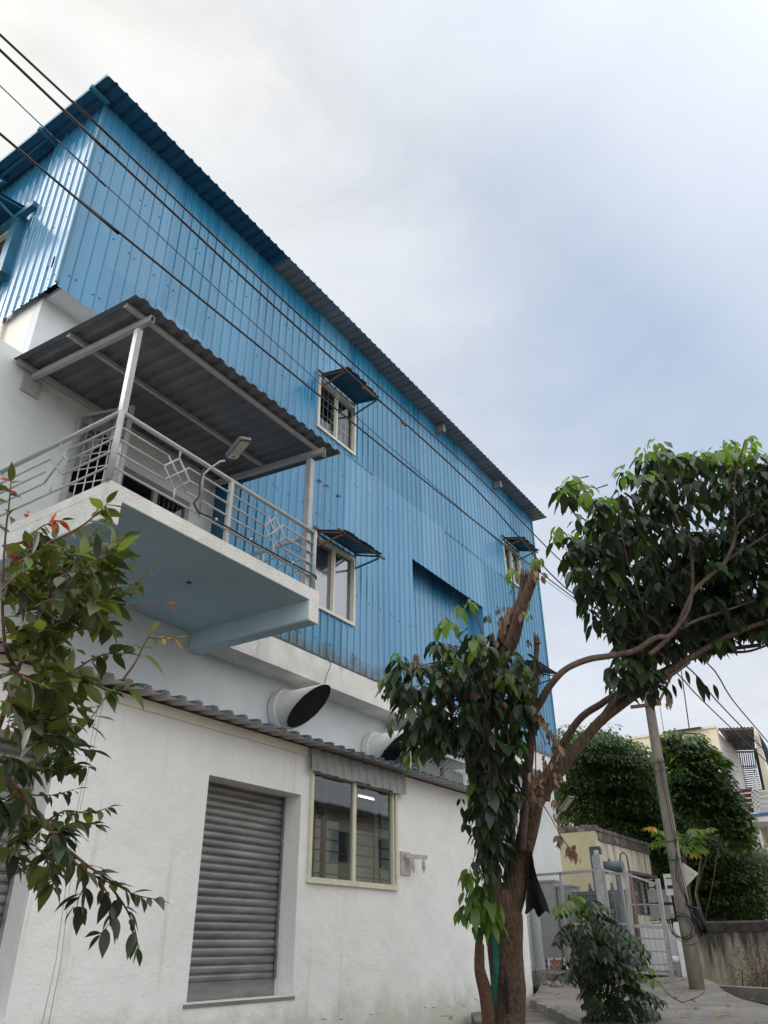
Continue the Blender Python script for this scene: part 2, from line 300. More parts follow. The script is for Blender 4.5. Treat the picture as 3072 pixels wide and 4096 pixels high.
M['grass'] = leafmat('grass_blade', (.05, .10, .02), (.10, .16, .04), .3, .6)
M['stone'] = mat('rubble', (.25, .22, .19), .95, var=.25, vscale=6, bump=.6, bscale=14)
m = bpy.data.materials.new('tube_glow'); m.use_nodes = True
e = m.node_tree.nodes.new('ShaderNodeEmission'); e.inputs[0].default_value = (.95, 1, 1, 1); e.inputs[1].default_value = 9
m.node_tree.links.new(e.outputs[0], m.node_tree.nodes['Material Output'].inputs[0]); M['tube'] = m

# ------------------------------------------------------------------ mesh helpers
ORG = {}
class MB:
    def __init__(s): s.v = []; s.f = []; s.m = []; s.sm = []
    def face(s, pts, mi=0, smooth=False):
        b = len(s.v); s.v += [tuple(p) for p in pts]; s.f.append(tuple(range(b, b+len(pts)))); s.m.append(mi); s.sm.append(smooth)
    def grid(s, rows, mi=0, smooth=True, closed=False):
        b = len(s.v); nc = len(rows[0])
        for r in rows: s.v += [tuple(p) for p in r]
        for i in range(len(rows)-1):
            for j in range(nc if closed else nc-1):
                k = (j+1) % nc
                s.f.append((b+i*nc+j, b+i*nc+k, b+(i+1)*nc+k, b+(i+1)*nc+j)); s.m.append(mi); s.sm.append(smooth)
        return b
    def box(s, lo, hi, mi=0):
        x0, y0, z0 = lo; x1, y1, z1 = hi
        b = len(s.v); s.v += [(x0,y0,z0),(x1,y0,z0),(x1,y1,z0),(x0,y1,z0),(x0,y0,z1),(x1,y0,z1),(x1,y1,z1),(x0,y1,z1)]
        for q in ((0,3,2,1),(4,5,6,7),(0,1,5,4),(1,2,6,5),(2,3,7,6),(3,0,4,7)):
            s.f.append(tuple(b+i for i in q)); s.m.append(mi); s.sm.append(False)
    def bar(s, a, b_, w, h=None, mi=0, up=(0, 0, 1)):
        """a square section bar from a to b_"""
        a = Vector(a); b_ = Vector(b_); h = h or w
        d = (b_-a).normalized(); u = Vector(up)
        if abs(d.dot(u)) > .98: u = Vector((0, 1, 0))
        sx = d.cross(u).normalized(); sy = sx.cross(d).normalized()
        rows = []
        for p in (a, b_):
            rows.append([p+sx*(w/2*i)+sy*(h/2*j) for i, j in ((-1,-1),(1,-1),(1,1),(-1,1))])
        b0 = s.grid(rows, mi, False, True)
        s.f.append((b0+3, b0+2, b0+1, b0)); s.m.append(mi); s.sm.append(False)
        s.f.append((b0+4, b0+5, b0+6, b0+7)); s.m.append(mi); s.sm.append(False)
    def tube(s, pts, r, n=8, mi=0, caps=True, wob=0):
        pts = [Vector(p) for p in pts]
        rs = list(r) if isinstance(r, (list, tuple)) else [r]*len(pts)
        rows = []; ref = None
        for i, p in enumerate(pts):
            d = (pts[min(i+1, len(pts)-1)]-pts[max(i-1, 0)]).normalized()
            if ref is None:
                ref = Vector((0, 0, 1)) if abs(d.z) < .9 else Vector((1, 0, 0))
                ref = (ref-d*ref.dot(d)).normalized()
            else:
                ref = (ref-d*ref.dot(d)).normalized()
            o = d.cross(ref)
            row = []
            for k in range(n):
                a = 2*math.pi*k/n
                rr = rs[i]
                if wob: rr *= 1+wob*noise.noise(Vector((math.cos(a)*1.6+p.x*3, math.sin(a)*1.6+p.y*3, p.z*2.2)))
                row.append(p+ref*(math.cos(a)*rr)+o*(math.sin(a)*rr))
            rows.append(row)
        b0 = s.grid(rows, mi, n > 4, True)
        if caps:
            s.f.append(tuple(b0+k for k in range(n-1, -1, -1))); s.m.append(mi); s.sm.append(False)
            e0 = b0+(len(rows)-1)*n
            s.f.append(tuple(e0+k for k in range(n))); s.m.append(mi); s.sm.append(False)
    def build(s, name, mats, parent=None, loc=None):
        o = Vector(loc) if loc is not None else (ORG[parent.name] if parent else Vector((0, 0, 0)))
        me = bpy.data.meshes.new(name)
        me.from_pydata([(v[0]-o.x, v[1]-o.y, v[2]-o.z) for v in s.v], [], s.f)
        if not isinstance(mats, (list, tuple)): mats = [mats]
        for mm in mats: me.materials.append(M[mm] if isinstance(mm, str) else mm)
        me.polygons.foreach_set('material_index', s.m); me.polygons.foreach_set('use_smooth', s.sm)
        me.update()
        ob = bpy.data.objects.new(name, me); col.objects.link(ob)
        if parent: ob.parent = parent
        else: ob.location = o
        ORG[ob.name] = o.copy()
        return ob

def build_each(mb, name, mats, parent=None):
    """one object for every loose piece of the mesh"""
    n = len(mb.v); par = list(range(n))
    def fd(a):
        while par[a] != a: par[a] = par[par[a]]; a = par[a]
        return a
    for f in mb.f:
        for q in f[1:]: par[fd(q)] = fd(f[0])
    groups = {}
    for k, f in enumerate(mb.f): groups.setdefault(fd(f[0]), []).append(k)
    out = []
    for g in groups.values():
        m2 = MB(); mp_ = {}
        for k in g:
            idx = []
            for q in mb.f[k]:
                if q not in mp_: mp_[q] = len(m2.v); m2.v.append(mb.v[q])
                idx.append(mp_[q])
            m2.f.append(tuple(idx)); m2.m.append(mb.m[k]); m2.sm.append(mb.sm[k])
        out.append(m2.build(name, mats, parent))
    return out

def tag(o, label=None, cat=None, group=None, kind=None):
    if label: o['label'] = label
    if cat: o['category'] = cat
    if group: o['group'] = group
    if kind: o['kind'] = kind
    return o
def thing(name, loc, label, cat, group=None):
    o = bpy.data.objects.new(name, None); col.objects.link(o); o.location = loc; o.empty_display_size = .2
    ORG[o.name] = Vector(loc); return tag(o, label, cat, group)
def prism(mb, poly, z0, z1, mi=0):
    n = len(poly)
    mb.face([(x, y, z1) for x, y in poly], mi); mb.face([(x, y, z0) for x, y in reversed(poly)], mi)
    for i in range(n):
        a, b = poly[i], poly[(i+1) % n]
        mb.face([(a[0], a[1], z0), (b[0], b[1], z0), (b[0], b[1], z1), (a[0], a[1], z1)], mi)

def wall_holes(mb, axis, c, thick, u0, u1, z0, z1, holes, mi=0):
    """a wall in the plane axis=c (outer face), 'thick' deep towards +axis, cut by rectangular holes (ua, ub, za, zb)"""
    us = sorted({u0, u1, *[h[i] for h in holes for i in (0, 1) if u0 < h[i] < u1]})
    zs = sorted({z0, z1, *[h[i] for h in holes for i in (2, 3) if z0 < h[i] < z1]})
    def P(u, d, z): return (c+d, u, z) if axis == 0 else (u, c+d, z)
    def solid(u, z): return u0 < u < u1 and z0 < z < z1 and not any(h[0] < u < h[1] and h[2] < z < h[3] for h in holes)
    for i in range(len(us)-1):
        for j in range(len(zs)-1):
            a, b, p, q = us[i], us[i+1], zs[j], zs[j+1]; uc, zc = (a+b)/2, (p+q)/2
            if not solid(uc, zc): continue
            mb.face([P(a,0,p), P(b,0,p), P(b,0,q), P(a,0,q)], mi); mb.face([P(a,thick,q), P(b,thick,q), P(b,thick,p), P(a,thick,p)], mi)
            e = 1e-3
            if not solid(a-e, zc): mb.face([P(a,0,p), P(a,0,q), P(a,thick,q), P(a,thick,p)], mi)
            if not solid(b+e, zc): mb.face([P(b,0,q), P(b,0,p), P(b,thick,p), P(b,thick,q)], mi)
            if not solid(uc, p-e): mb.face([P(b,0,p), P(a,0,p), P(a,thick,p), P(b,thick,p)], mi)
            if not solid(uc, q+e): mb.face([P(a,0,q), P(b,0,q), P(b,thick,q), P(a,thick,q)], mi)

RIB = [(0, 0), (.055, 0), (.068, .004), (.082, .004), (.095, 0), (.150, 0), (.163, .022), (.186, .022), (.2, 0)]
def cladding(mb, axis, c, u0, u1, z0, z1, holes=(), seams=1.0, laps=(), ragged=.012, pitch=.2, mi=0, screws=True, seed=1, tops=None):
    """vertical trapezoidal sheets, ribs standing proud towards -axis; each sheet about a metre wide, slightly out of line"""
    rnd = random.Random(seed)
    def P(u, d, z): return (c-d, u, z) if axis == 0 else (u, c-d, z)
    n = int(math.ceil((u1-u0)/pitch))
    per = max(1, int(round(seams/pitch)))
    for i in range(n):
        if i % per == 0:
            off = rnd.uniform(-.003, .003); tilt = rnd.uniform(-.006, .006); jag = rnd.uniform(-ragged*2, ragged*2); lapz = [l+rnd.uniform(-.02, .02) for l in laps] if rnd.random() < .45 else []
        base = u0+i*pitch
        pts = [(base+p*pitch/.2, h) for p, h in RIB]
        ups = []
        for (a, ha), (b, hb) in zip(pts, pts[1:]):
            cuts = [a, b]+[h[k] for h in holes for k in (0, 1) if a < h[k] < b]
            if a >= u1: continue
            cuts = sorted(min(cc, u1) for cc in cuts)
            for p, q in zip(cuts, cuts[1:]):
                if q-p < 1e-6: continue
                ups.append((p, ha+(hb-ha)*(p-a)/(b-a), q, ha+(hb-ha)*(q-a)/(b-a)))
        for p, hp, q, hq in ups:
            um = (p+q)/2
            iv = [(z0+jag, z1)]
            for h in holes:
                if h[0] < um < h[1]:
                    nv = []
                    for za, zb in iv:
                        if h[2] > za: nv.append((za, min(zb, h[2])))
                        if h[3] < zb: nv.append((max(za, h[3]), zb))
                    iv = [t for t in nv if t[1]-t[0] > 1e-4]
            for za, zb in iv:
                zz = [za]+[l for l in lapz if za < l < zb]+[zb]
                for k in range(len(zz)-1):
                    a_, b_ = zz[k], zz[k+1]
                    # the upper sheet laps 8 mm outside the lower one
                    d = off+(.013*k)
                    t0 = tilt*(a_-z0)/8; t1 = tilt*(b_-z0)/8
                    mb.face([P(p, hp+d+t0, a_-(.03 if k else 0)), P(q, hq+d+t0, a_-(.03 if k else 0)), P(q, hq+d+t1, b_), P(p, hp+d+t1, b_)], mi)
        if screws:
            for zz in (z0+.25, z0+1.45, z0+2.65, z0+3.85, z0+5.05, z0+6.3, z0+7.2):
                uu = base+.03+(.0 if i % 2 else .09)
                zz += rnd.uniform(-.03, .03)
                if zz > z1-.1 or rnd.random() < .55 or uu > u1-.03: continue
                if any(h[0]-.05 < uu < h[1]+.05 and h[2]-.05 < zz < h[3]+.05 for h in holes): continue
                r_ = .012
                mb.face([P(uu-r_, .012+off, zz), P(uu, .012+off, zz-r_), P(uu+r_, .012+off, zz), P(uu, .012+off, zz+r_)], mi+1)
                for s1, s2 in (((-r_, 0), (0, -r_)), ((0, -r_), (r_, 0)), ((r_, 0), (0, r_)), ((0, r_), (-r_, 0))):
                    mb.face([P(uu+s1[0], .012+off, zz+s1[1]), P(uu+s2[0], .012+off, zz+s2[1]), P(uu+s2[0], 0, zz+s2[1]), P(uu+s1[0], 0, zz+s1[1])], mi+1)

def corrugated(mb, o, u, v, wid, length, pitch=.2, h=.03, th=.004, mt=0, mbm=1, prof=None, split=None, jag=0, seed=3):
    """trapezoidal roof sheet: ribs run along v, waves repeat along u; top faces material mt, underside mbm"""
    rnd = random.Random(seed)
    o = Vector(o); u = Vector(u).normalized(); v = Vector(v).normalized(); nrm = u.cross(v).normalized()
    if nrm.z < 0: nrm = -nrm
    prof = prof or [(0, 0), (.45, 0), (.6, 1), (.85, 1), (1, 0)]
    n = int(round(wid/pitch))
    top, bot = [], []
    prev = None
    for i in range(n):
        j0 = rnd.uniform(-jag, jag)
        for k, (a, hh) in enumerate(prof[:-1] if i < n-1 else prof):
            p = o+u*((i+a)*pitch)+nrm*(hh*h)+v*j0*0
            top.append((p, p+v*(length+j0))); bot.append((p-nrm*th, p-nrm*th+v*(length+j0)))
    for A, side in ((top, 0), (bot, 1)):
        for (a0, a1), (b0, b1) in zip(A, A[1:]):
            mm = mt if side == 0 else mbm
            if split is not None and side == 1 and (a0-o).dot(u) > split[0]: mm = split[1]
            mb.face([a0, b0, b1, a1] if side == 0 else [a0, a1, b1, b0], mm)
    for (a0, a1), (b0, b1), (c0, c1), (d0, d1) in zip(top, top[1:], bot, bot[1:]):
        mb.face([a0, c0, d0, b0], mbm); mb.face([a1, b1, d1, c1], mbm)

# ------------------------------------------------------------------ leaves
def leaf(mb, base, d, up, L, W, droop=.3, fold=.25, mi=0, seg=5, wave=0.0, tip=.35):
    """a pointed leaf blade: starts at base, heads along d, curls down by 'droop', folded along its midrib"""
    d = Vector(d).normalized(); up = Vector(up)
    s = d.cross(up)
    if s.length < 1e-3: s = d.cross(Vector((1, 0, 0)))
    s.normalize(); nrm = s.cross(d).normalized()
    b = len(mb.v); p = Vector(base); step = L/seg; dd = d.copy()
    rows = []
    for i in range(seg+1):
        t = i/seg
        w = W*.5*(math.sin(math.pi*min(1, t**.8))**.8 if 0 < t < 1 else 0)
        if t > .6: w *= 1-tip*(t-.6)/.4
        wv = wave*W*math.sin(t*17+base[0]*9)
        if i in (0, seg): mb.v.append(tuple(p)); rows.append((len(mb.v)-1,))
        else:
            mb.v.append(tuple(p-s*w+nrm*(w*fold+wv))); mb.v.append(tuple(p)); mb.v.append(tuple(p+s*w+nrm*(w*fold-wv)))
            k = len(mb.v); rows.append((k-3, k-2, k-1))
        dd = (dd+Vector((0, 0, -1))*droop/seg).normalized(); p = p+dd*step; nrm = s.cross(dd).normalized()
    for a, c in zip(rows, rows[1:]):
        if len(a) == 1: fs = [(a[0], c[0], c[1]), (a[0], c[1], c[2])]
        elif len(c) == 1: fs = [(a[0], c[0], a[1]), (a[1], c[0], a[2])]
        else: fs = [(a[0], c[0], c[1], a[1]), (a[1], c[1], c[2], a[2])]
        for q in fs: mb.f.append(q); mb.m.append(mi); mb.sm.append(True)

def whorl(mb, rnd, p, n, L, W, mi, down=.75, twig=None, spread=1.0, up=.1):
    a0 = rnd.uniform(0, 6.28)
    for k in range(n):
        a = a0+6.283*k/n+rnd.uniform(-.4, .4)
        el = -down+rnd.uniform(-.35, .35)
        d = Vector((math.cos(a)*spread, math.sin(a)*spread, el))
        q = Vector(p)+Vector((0, 0, rnd.uniform(-.05, .03)))+d.normalized()*L*.18
        l = L*rnd.uniform(.5, 1.2)
        leaf(mb, q, d, Vector((rnd.uniform(-.3, .3), rnd.uniform(-.3, .3), 1)), l, W*rnd.uniform(.8, 1.15)*l/L, droop=rnd.uniform(.5, 1.2), fold=rnd.uniform(.1, .4), mi=mi, wave=.05)

def inpoly(x, y, P):
    c = False; n = len(P)
    for i in range(n):
        x1, y1 = P[i]; x2, y2 = P[(i+1) % n]
        if (y1 > y) != (y2 > y) and x < (x2-x1)*(y-y1)/(y2-y1)+x1: c = not c
    return c
def sample_poly(rnd, P, n, mind):
    xs = [p[0] for p in P]; ys = [p[1] for p in P]; out = []; tries = 0
    while len(out) < n and tries < n*60:
        tries += 1
        x = rnd.uniform(min(xs), max(xs)); y = rnd.uniform(min(ys), max(ys))
        if inpoly(x, y, P): out.append((x, y))
    return out
def limb(path, t=None):
    """path of (u, v, r_px, depth) -> world points and radii, smoothed"""
    pts = [dep(u, v, d) for u, v, r, d in path]; rs = [r*d/FPX for u, v, r, d in path]
    P, Q = [], []
    for i in range(len(pts)-1):
        p0 = pts[max(i-1, 0)]; p1 = pts[i]; p2 = pts[i+1]; p3 = pts[min(i+2, len(pts)-1)]
        for k in range(5):
            s = k/5
            P.append(.5*((2*p1)+(p2-p0)*s+(2*p0-5*p1+4*p2-p3)*s*s+(3*p1-p0-3*p2+p3)*s**3)); Q.append(rs[i]+(rs[i+1]-rs[i])*s)
    P.append(pts[-1]); Q.append(rs[-1])
    return P, Q

# ================================================================== GROUND
def sst(a, b, x):
    t = max(0, min(1, (x-a)/(b-a))); return t*t*(3-2*t)
def gz(x, y):
    z = .62*sst(3, 12, x)+.2*sst(14.5, 17, x)
    if y > 5: z = max(z, .5)
    return z
mb = MB(); xs = [-60, -20, -8, -4]+[i*.8 for i in range(-3, 33)]+[30, 36, 45, 60, 90, 150, 400, 1200]; ys = [-1200, -400, -100, -40, -20, -10]+[i*.8 for i in range(-9, 16)]+[14, 18, 26, 40, 80, 200, 1200]
rows = []
for x in xs:
    rows.append([(x, y, gz(x, y)+(.03*noise.noise(Vector((x*.9, y*.9, 0))) if abs(x) < 40 and abs(y) < 40 else 0)-.02) for y in ys])
mb.grid(rows, 0, True)
tag(mb.build('ground', 'earth'), kind='structure')

# raised concrete drive with a broken edge
mb = MB()
def drive_z(x, y): return .88+.14*sst(14, 16.5, x)
edge = []
A = [Vector((14.42, 6.44)), Vector((13.2, 5.95)), Vector((11.0, 4.62)), Vector((9.14, 3.49)), Vector((7.6, 2.3)), Vector((6.8, .6))]
rnd = random.Random(4)
for a, b in zip(A, A[1:]):
    for k in range(8):
        p = a.lerp(b, k/8); q = p+Vector((rnd.uniform(-.05, .05), rnd.uniform(-.05, .05))); edge.append(q)
edge.append(A[-1])
far = [Vector((19.5, 8.15)), Vector((19.5, 6.6)), Vector((19.3, 5.3)), Vector((17.7, 4.35)), Vector((15.2, 3.5)), Vector((12.0, 2.0)), Vector((8.6, .3))]
fp = []
for i in range(len(edge)):
    t = i/(len(edge)-1)*(len(far)-1); k = min(int(t), len(far)-2); fp.append(far[k].lerp(far[k+1], t-k))
rows = []
for e0, f0 in zip(edge, fp):
    row = [(e0.x-.03, e0.y-.02, .45), (e0.x, e0.y, drive_z(e0.x, e0.y)-.03)]
    for s in (.02, .08, .16, .24, .32, .4, .48, .56, .64, .72, .8, .88, .95, 1):
        p = e0.lerp(f0, s); row.append((p.x, p.y, drive_z(p.x, p.y)+.003*noise.noise(Vector((p.x*1.4, p.y*1.4, 2)))))
    row.append((f0.x+.05, f0.y-.05, .45)); rows.append(row)
mb.grid(rows, 0, False)
tag(mb.build('driveway', 'concrete'), kind='structure')
# lower broken slab in front
mb = MB(); poly = [(13.9, 6.2), (12.6, 5.55), (11.2, 4.6), (10.2, 4.2), (10.6, 5.6), (12.0, 6.4)]
prism(mb, poly, .3, .74); tag(mb.build('broken_slab', 'concrete_dark'), kind='structure')
mb = MB(); rnd = random.Random(77)
for k in range(170):
    x = rnd.uniform(8, 17.5); y = rnd.uniform(2.0, 6.2); z0 = drive_z(x, y)+.012
    leaf(mb, (x, y, z0), (rnd.uniform(-1, 1), rnd.uniform(-1, 1), rnd.uniform(0, .3)), (0, 0, 1), rnd.uniform(.05, .12), .04, droop=.2, fold=.4, mi=rnd.randrange(2), seg=4)
tag(mb.build('fallen_leaves', ['leaf_brown', 'leaf_yellow']), kind='stuff')
# scored anti-slip ramp
def brickscore():
    m = mat('scored_concrete', (.27, .245, .21), .9, var=.12, vscale=3, bump=.4, bscale=20)
    nt = m.node_tree; n = nt.nodes; l = nt.links; p = n['Principled BSDF']
    t = n.new('ShaderNodeTexCoord'); mpn = n.new('ShaderNodeMapping'); mpn.inputs['Rotation'].default_value = (0, 0, R(25)); l.new(t.outputs['Object'], mpn.inputs[0])
    b = n.new('ShaderNodeTexBrick'); b.offset = 0; b.inputs['Scale'].default_value = 2.2; b.inputs['Mortar Size'].default_value = .035
    b.inputs['Brick Width'].default_value = .42; b.inputs['Row Height'].default_value = .3
    b.inputs['Color1'].default_value = (1, 1, 1, 1); b.inputs['Color2'].default_value = (.9, .9, .9, 1); b.inputs['Mortar'].default_value = (.28, .24, .20, 1)
    l.new(mpn.outputs[0], b.inputs[0])
    src = p.inputs['Base Color'].links[0].from_socket
    mx = n.new('ShaderNodeMix'); mx.data_type = 'RGBA'; mx.blend_type = 'MULTIPLY'; mx.inputs[0].default_value = .85
    l.new(src, mx.inputs[6]); l.new(b.outputs['Color'], mx.inputs[7]); l.new(mx.outputs[2], p.inputs['Base Color'])
    return m
M['scored'] = brickscore()
mb = MB()
q = [on(*F, 2, .9) for F in ((645, 982), (664, 979), (705, 994), (682, 1001.5))]
mb.grid([[(lambda p: (p.x, p.y, drive_z(p.x, p.y)+.012))(q[0].lerp(q[3], a/10).lerp(q[1].lerp(q[2], a/10), b/10)) for b in range(11)] for a in range(11)], 0, False)
tag(mb.build('scored_ramp', 'scored'), kind='structure')

# ================================================================== MAIN BUILDING
Y2, Y3 = 8.2, 7.8
bld = thing('factory_building', (4, 8.2, .5), 'tall white factory clad in blue ribbed metal sheets with a covered corner balcony', 'building')
# white masonry
mb = MB()
wall_holes(mb, 1, Y2, .2, .3, 20.75, .2, 5.38, [])                                   # ground floor side
wall_holes(mb, 0, 20.55, .2, 8.41, 16, .2, 5.38, [])
mb.build('ground_floor_wall', 'plaster_cool', bld)
mb = MB()
DOOR = (4.88, 5.62, 5.78, 7.92); WIN = (6.0, 6.62, 5.78, 7.55)
wall_holes(mb, 1, Y2, .18, .3, 7.5, 5.385, 8.4, [DOOR, (5.66, 7.0, 5.78, 7.62)])
wall_holes(mb, 1, Y2+.004, .16, 3.96, 7.5, 8.405, 9.45, [])
mb.build('upper_wall', 'plaster_cool', bld)
mb = MB(); mb.box((3.96, 8.37, 8.2), (4.12, 15, 9.7)); mb.build('front_wall', 'plaster_cream', bld)
mb = MB(); mb.box((.3, 8.38, 8.1), (3.95, 14.9, 8.2)); mb.build('terrace', 'concrete', bld)
mb = MB(); mb.box((4.0, 7.83, 9.45), (7.5, 8.5, 9.52)); mb.build('overhang_soffit', 'plaster_cool', bld)
mb = MB(); mb.box((4.1, 14.6, .2), (20.7, 14.8, 13.3)); mb.box((20.5, 8.3, 5.4), (20.6, 14.7, 13.3)); mb.build('rear_wall', 'plaster_cool', bld)
# concrete band under the cladding
mb = MB(); mb.box((7.62, 7.70, 5.37), (20.45, 8.19, 5.80)); band = mb.build('floor_band', 'plaster_rough', bld)
mb = MB(); mb.box((7.6, 7.86, 5.803), (20.3, 8.19, 5.99)); mb.build('kerb_strip', 'plaster_rough', bld)
# blue sheets, side
H1 = (9.52, 10.75, 10.42, 11.60); H2 = (9.58, 10.80, 6.72, 8.05); H3 = (17.9, 18.95, 10.38, 11.45); H4 = (18.1, 19.1, 6.9, 7.95); GAP = (13.0, 16.35, 5.5, 8.96)
mb = MB(); holes = [H1, H2, H3, H4, GAP]
cladding(mb, 1, Y3, 3.9, 7.5, 9.41, 13.42, [], seed=2)
cladding(mb, 1, Y3, 7.5, 20.3, 5.90, 13.42, holes, laps=(10.34,), seed=5, ragged=.02)
# lap sheet seams: a few sheets end half way and hang 1 cm proud
mb.build('side_cladding', ['blue', 'bar_dark'], bld)
mb = MB(); cladding(mb, 1, 8.21, 12.8, 16.6, 5.86, 9.6, [], seed=9, screws=False)
mb.box((12.98, 7.80, 5.86), (12.995, 8.2, 8.97)); mb.box((16.355, 7.80, 5.86), (16.37, 8.2, 8.97))
mb.build('recessed_cladding', ['blue', 'bar_dark'], bld)
mb = MB(); mb.box((7.497, 7.80, 5.9), (7.505, 8.2, 9.41)); mb.build('corner_return', 'blue_dark', bld)
# front sheets
mb = MB()
cladding(mb, 0, 3.88, 7.80, 9.1, 9.40, 13.42, [(7.98, 8.07, 9.86, 10.08)], seed=11, screws=True)
cladding(mb, 0, 3.95, 9.1, 14.8, 9.40, 13.42, [(9.58, 10.9, 10.62, 11.72)], seed=12)
mb.face([(3.86, 8.075, 10.08), (3.83, 8.10, 10.0), (3.83, 8.11, 9.93), (3.86, 8.072, 9.86)], 0)
mb.build('front_cladding', ['blue_front', 'bar_dark'], bld)
mb = MB(); mb.box((3.845, 7.765, 9.42), (3.90, 7.80, 13.42)); mb.box((20.28, 7.76, 5.9), (20.33, 7.83, 13.4))
build_each(mb, 'corner_trim', 'blue_trim', bld)
mb = MB(); mb.box((3.72, 9.12, 13.36), (3.76, 14.5, 13.44)); mb.box((3.76, 9.12, 13.43), (3.9, 14.5, 13.45)); build_each(mb, 'eave_trim', 'blue_trim', bld)
# dark room volumes behind the windows
# roof
mb = MB(); pit = .2
corrugated(mb, (3.58, 7.37, 13.33), (1, 0, 0), (0, 1, .03), 17.0, 7.8, pitch=.2, h=.03, mt=0, mbm=1, split=(4.3, 2), prof=[(0, 0), (.62, 0), (.72, 1), (.88, 1), (1, 0)], jag=.012)
mb.build('roof', ['blue', 'blue_dark', 'grey_sheet'], bld)
mb = MB()
for y in (7.68, 9.0, 10.4, 11.8): mb.box((3.52, y, 13.24+.03*(y-7.37)), (3.86, y+.06, 13.31+.03*(y-7.37)))
mb.bar((3.57, 7.4, 13.345), (3.57, 14.5, 13.345+.21), .012, .07)
build_each(mb, 'purlin', 'blue_trim', bld)
mb = MB()
for x in (14.3, 17.6): mb.box((x, 7.55, 13.05), (x+.12, 7.76, 13.25))
build_each(mb, 'eave_junction_box', 'grey_sheet', bld)
# holes and tears in the sheets: small punched openings with rain streaks
mb = MB()
for u, v in ((320.0, 481), (327, 486), (338.8, 495.8)):
    p = on(u, v, 1, 7.775); mb.box((p.x-.05, 7.772, p.z-.02), (p.x+.05, 7.776, p.z+.025))
build_each(mb, 'punched_hole', 'black', bld)

def factory_window(x0, x1, z0, z1, y=7.8, glass='glass'):
    mb = MB(); w = .032; xm = (x0+x1)/2
    for a, b in (((x0-.02, y-.05, z0-.02), (x0+w, y+.06, z1+.02)), ((x1-w, y-.05, z0-.02), (x1+.02, y+.06, z1+.02)),
                 ((x0+w, y-.05, z0-.02), (x1-w, y+.06, z0+w)), ((x0+w, y-.05, z1-w), (x1-w, y+.06, z1+.02)), ((xm-.022, y-.03, z0+w), (xm+.022, y+.04, z1-w))):
        mb.box(a, b)
    fr = mb.build('window', 'frame_white', bld)
    mb = MB(); mb.box((x0+w, y+.045, z0+w), (xm-.022, y+.05, z1-w)); mb.box((xm+.022, y+.03, z0+w), (x1-w, y+.035, z1-w)); mb.build('pane', glass, fr)
    mb = MB()
    for k in range(1, 8):
        x = x0+(x1-x0)*k/8
        if k == 4: continue
        mb.bar((x, y+.10, z0), (x, y+.10, z1), .012)
    for zf in (.18, .42, .62, .85): mb.bar((x0, y+.09, z0+(z1-z0)*zf), (x1, y+.09, z0+(z1-z0)*zf), .012)
    mb.build('window_bars', 'bar_white', fr)
    mb = MB(); a, b = (x0-.05, y+.07, z0-.05), (x1+.05, y+1.5, z1+.05)
    for q in (((a[0], a[1], a[2]), (b[0], a[1]+.02, a[2]+.02)),): pass
    # small dark room: five sides
    x0_, y0_, z0_ = a; x1_, y1_, z1_ = b
    mb.face([(x0_, y1_, z0_), (x1_, y1_, z0_), (x1_, y1_, z1_), (x0_, y1_, z1_)]); mb.face([(x0_, y0_, z0_), (x0_, y1_, z0_), (x0_, y1_, z1_), (x0_, y0_, z1_)])
    mb.face([(x1_, y0_, z0_), (x1_, y1_, z0_), (x1_, y1_, z1_), (x1_, y0_, z1_)]); mb.face([(x0_, y0_, z0_), (x1_, y0_, z0_), (x1_, y1_, z0_), (x0_, y1_, z0_)])
    mb.face([(x0_, y0_, z1_), (x1_, y0_, z1_), (x1_, y1_, z1_), (x0_, y1_, z1_)])
    # a roof truss member and a rolled paper seen inside
    mb.bar((x0_+.1, y+.5, z0+.25), (x1_, y+.5, z0+.75), .05, mi=1); mb.face([(x0, y+.6, z0), (x1, y+.6, z0), (x1, y+.6, z0+.5), (x0, y+.6, z0+.3)], 1)
    if glass != 'glass': mb.face([(x0-.02, y+.25, z0), (x1+.02, y+.25, z0), (x1+.02, y+.25, z1), (x0-.02, y+.25, z1)], 2)
    else: mb.face([(x0-.02, y+.3, z0), (x1+.02, y+.3, z0), (x1+.02, y+.3, z0+.62), (x0+.5, y+.3, z0+.42), (x0-.02, y+.3, z0+.3)], 2)
    mb.build('room_interior', ['dark', 'interior', 'curtain'], fr)
    return fr
factory_window(*H1); factory_window(*H2, glass='glass_old'); factory_window(*H3); factory_window(*H4, glass='glass_old')

def awning(x0, x1, zi, zo, out=.62, y=7.77, rust=True, ext=.12):
    mb = MB(); v = Vector((0, -out, zo-zi))
    corrugated(mb, (x0, y, zi), (1, 0, 0), v, x1-x0, v.length, pitch=.13, h=.011, mt=0, mbm=0, jag=.03, seed=int(x0*10))
    aw = mb.build('awning', 'blue_dark', bld)
    mb = MB()
    for x, mm in ((x0+.04, 1), (x1-.04, 0)):
        mb.bar((x, y, zi-.03), (x, y-out+.05, zo-.03), .03, mi=mm); mb.bar((x, y, zi-.32), (x, y-out+.1, zo-.05), .028, mi=mm); mb.bar((x, y-.01, zi-.34), (x, y-.01, zi), .03, mi=mm)
    mb.bar((x0-ext, y-out+.08, zo-.01), (x1+ext, y-out+.08, zo-.01), .035, mi=1); mb.bar((x0-ext, y-.03, zi+.0), (x1+ext*.5, y-.03, zi+.0), .035, mi=1)
    mb.build('awning_bracket', ['blue_trim', 'rust'], aw)
awning(9.55, 10.75, 11.74, 11.60, .68); awning(9.62, 10.85, 8.18, 7.98, .66); awning(17.95, 18.95, 11.62, 11.45, .62); awning(18.15, 19.5, 8.1, 7.92, .62)

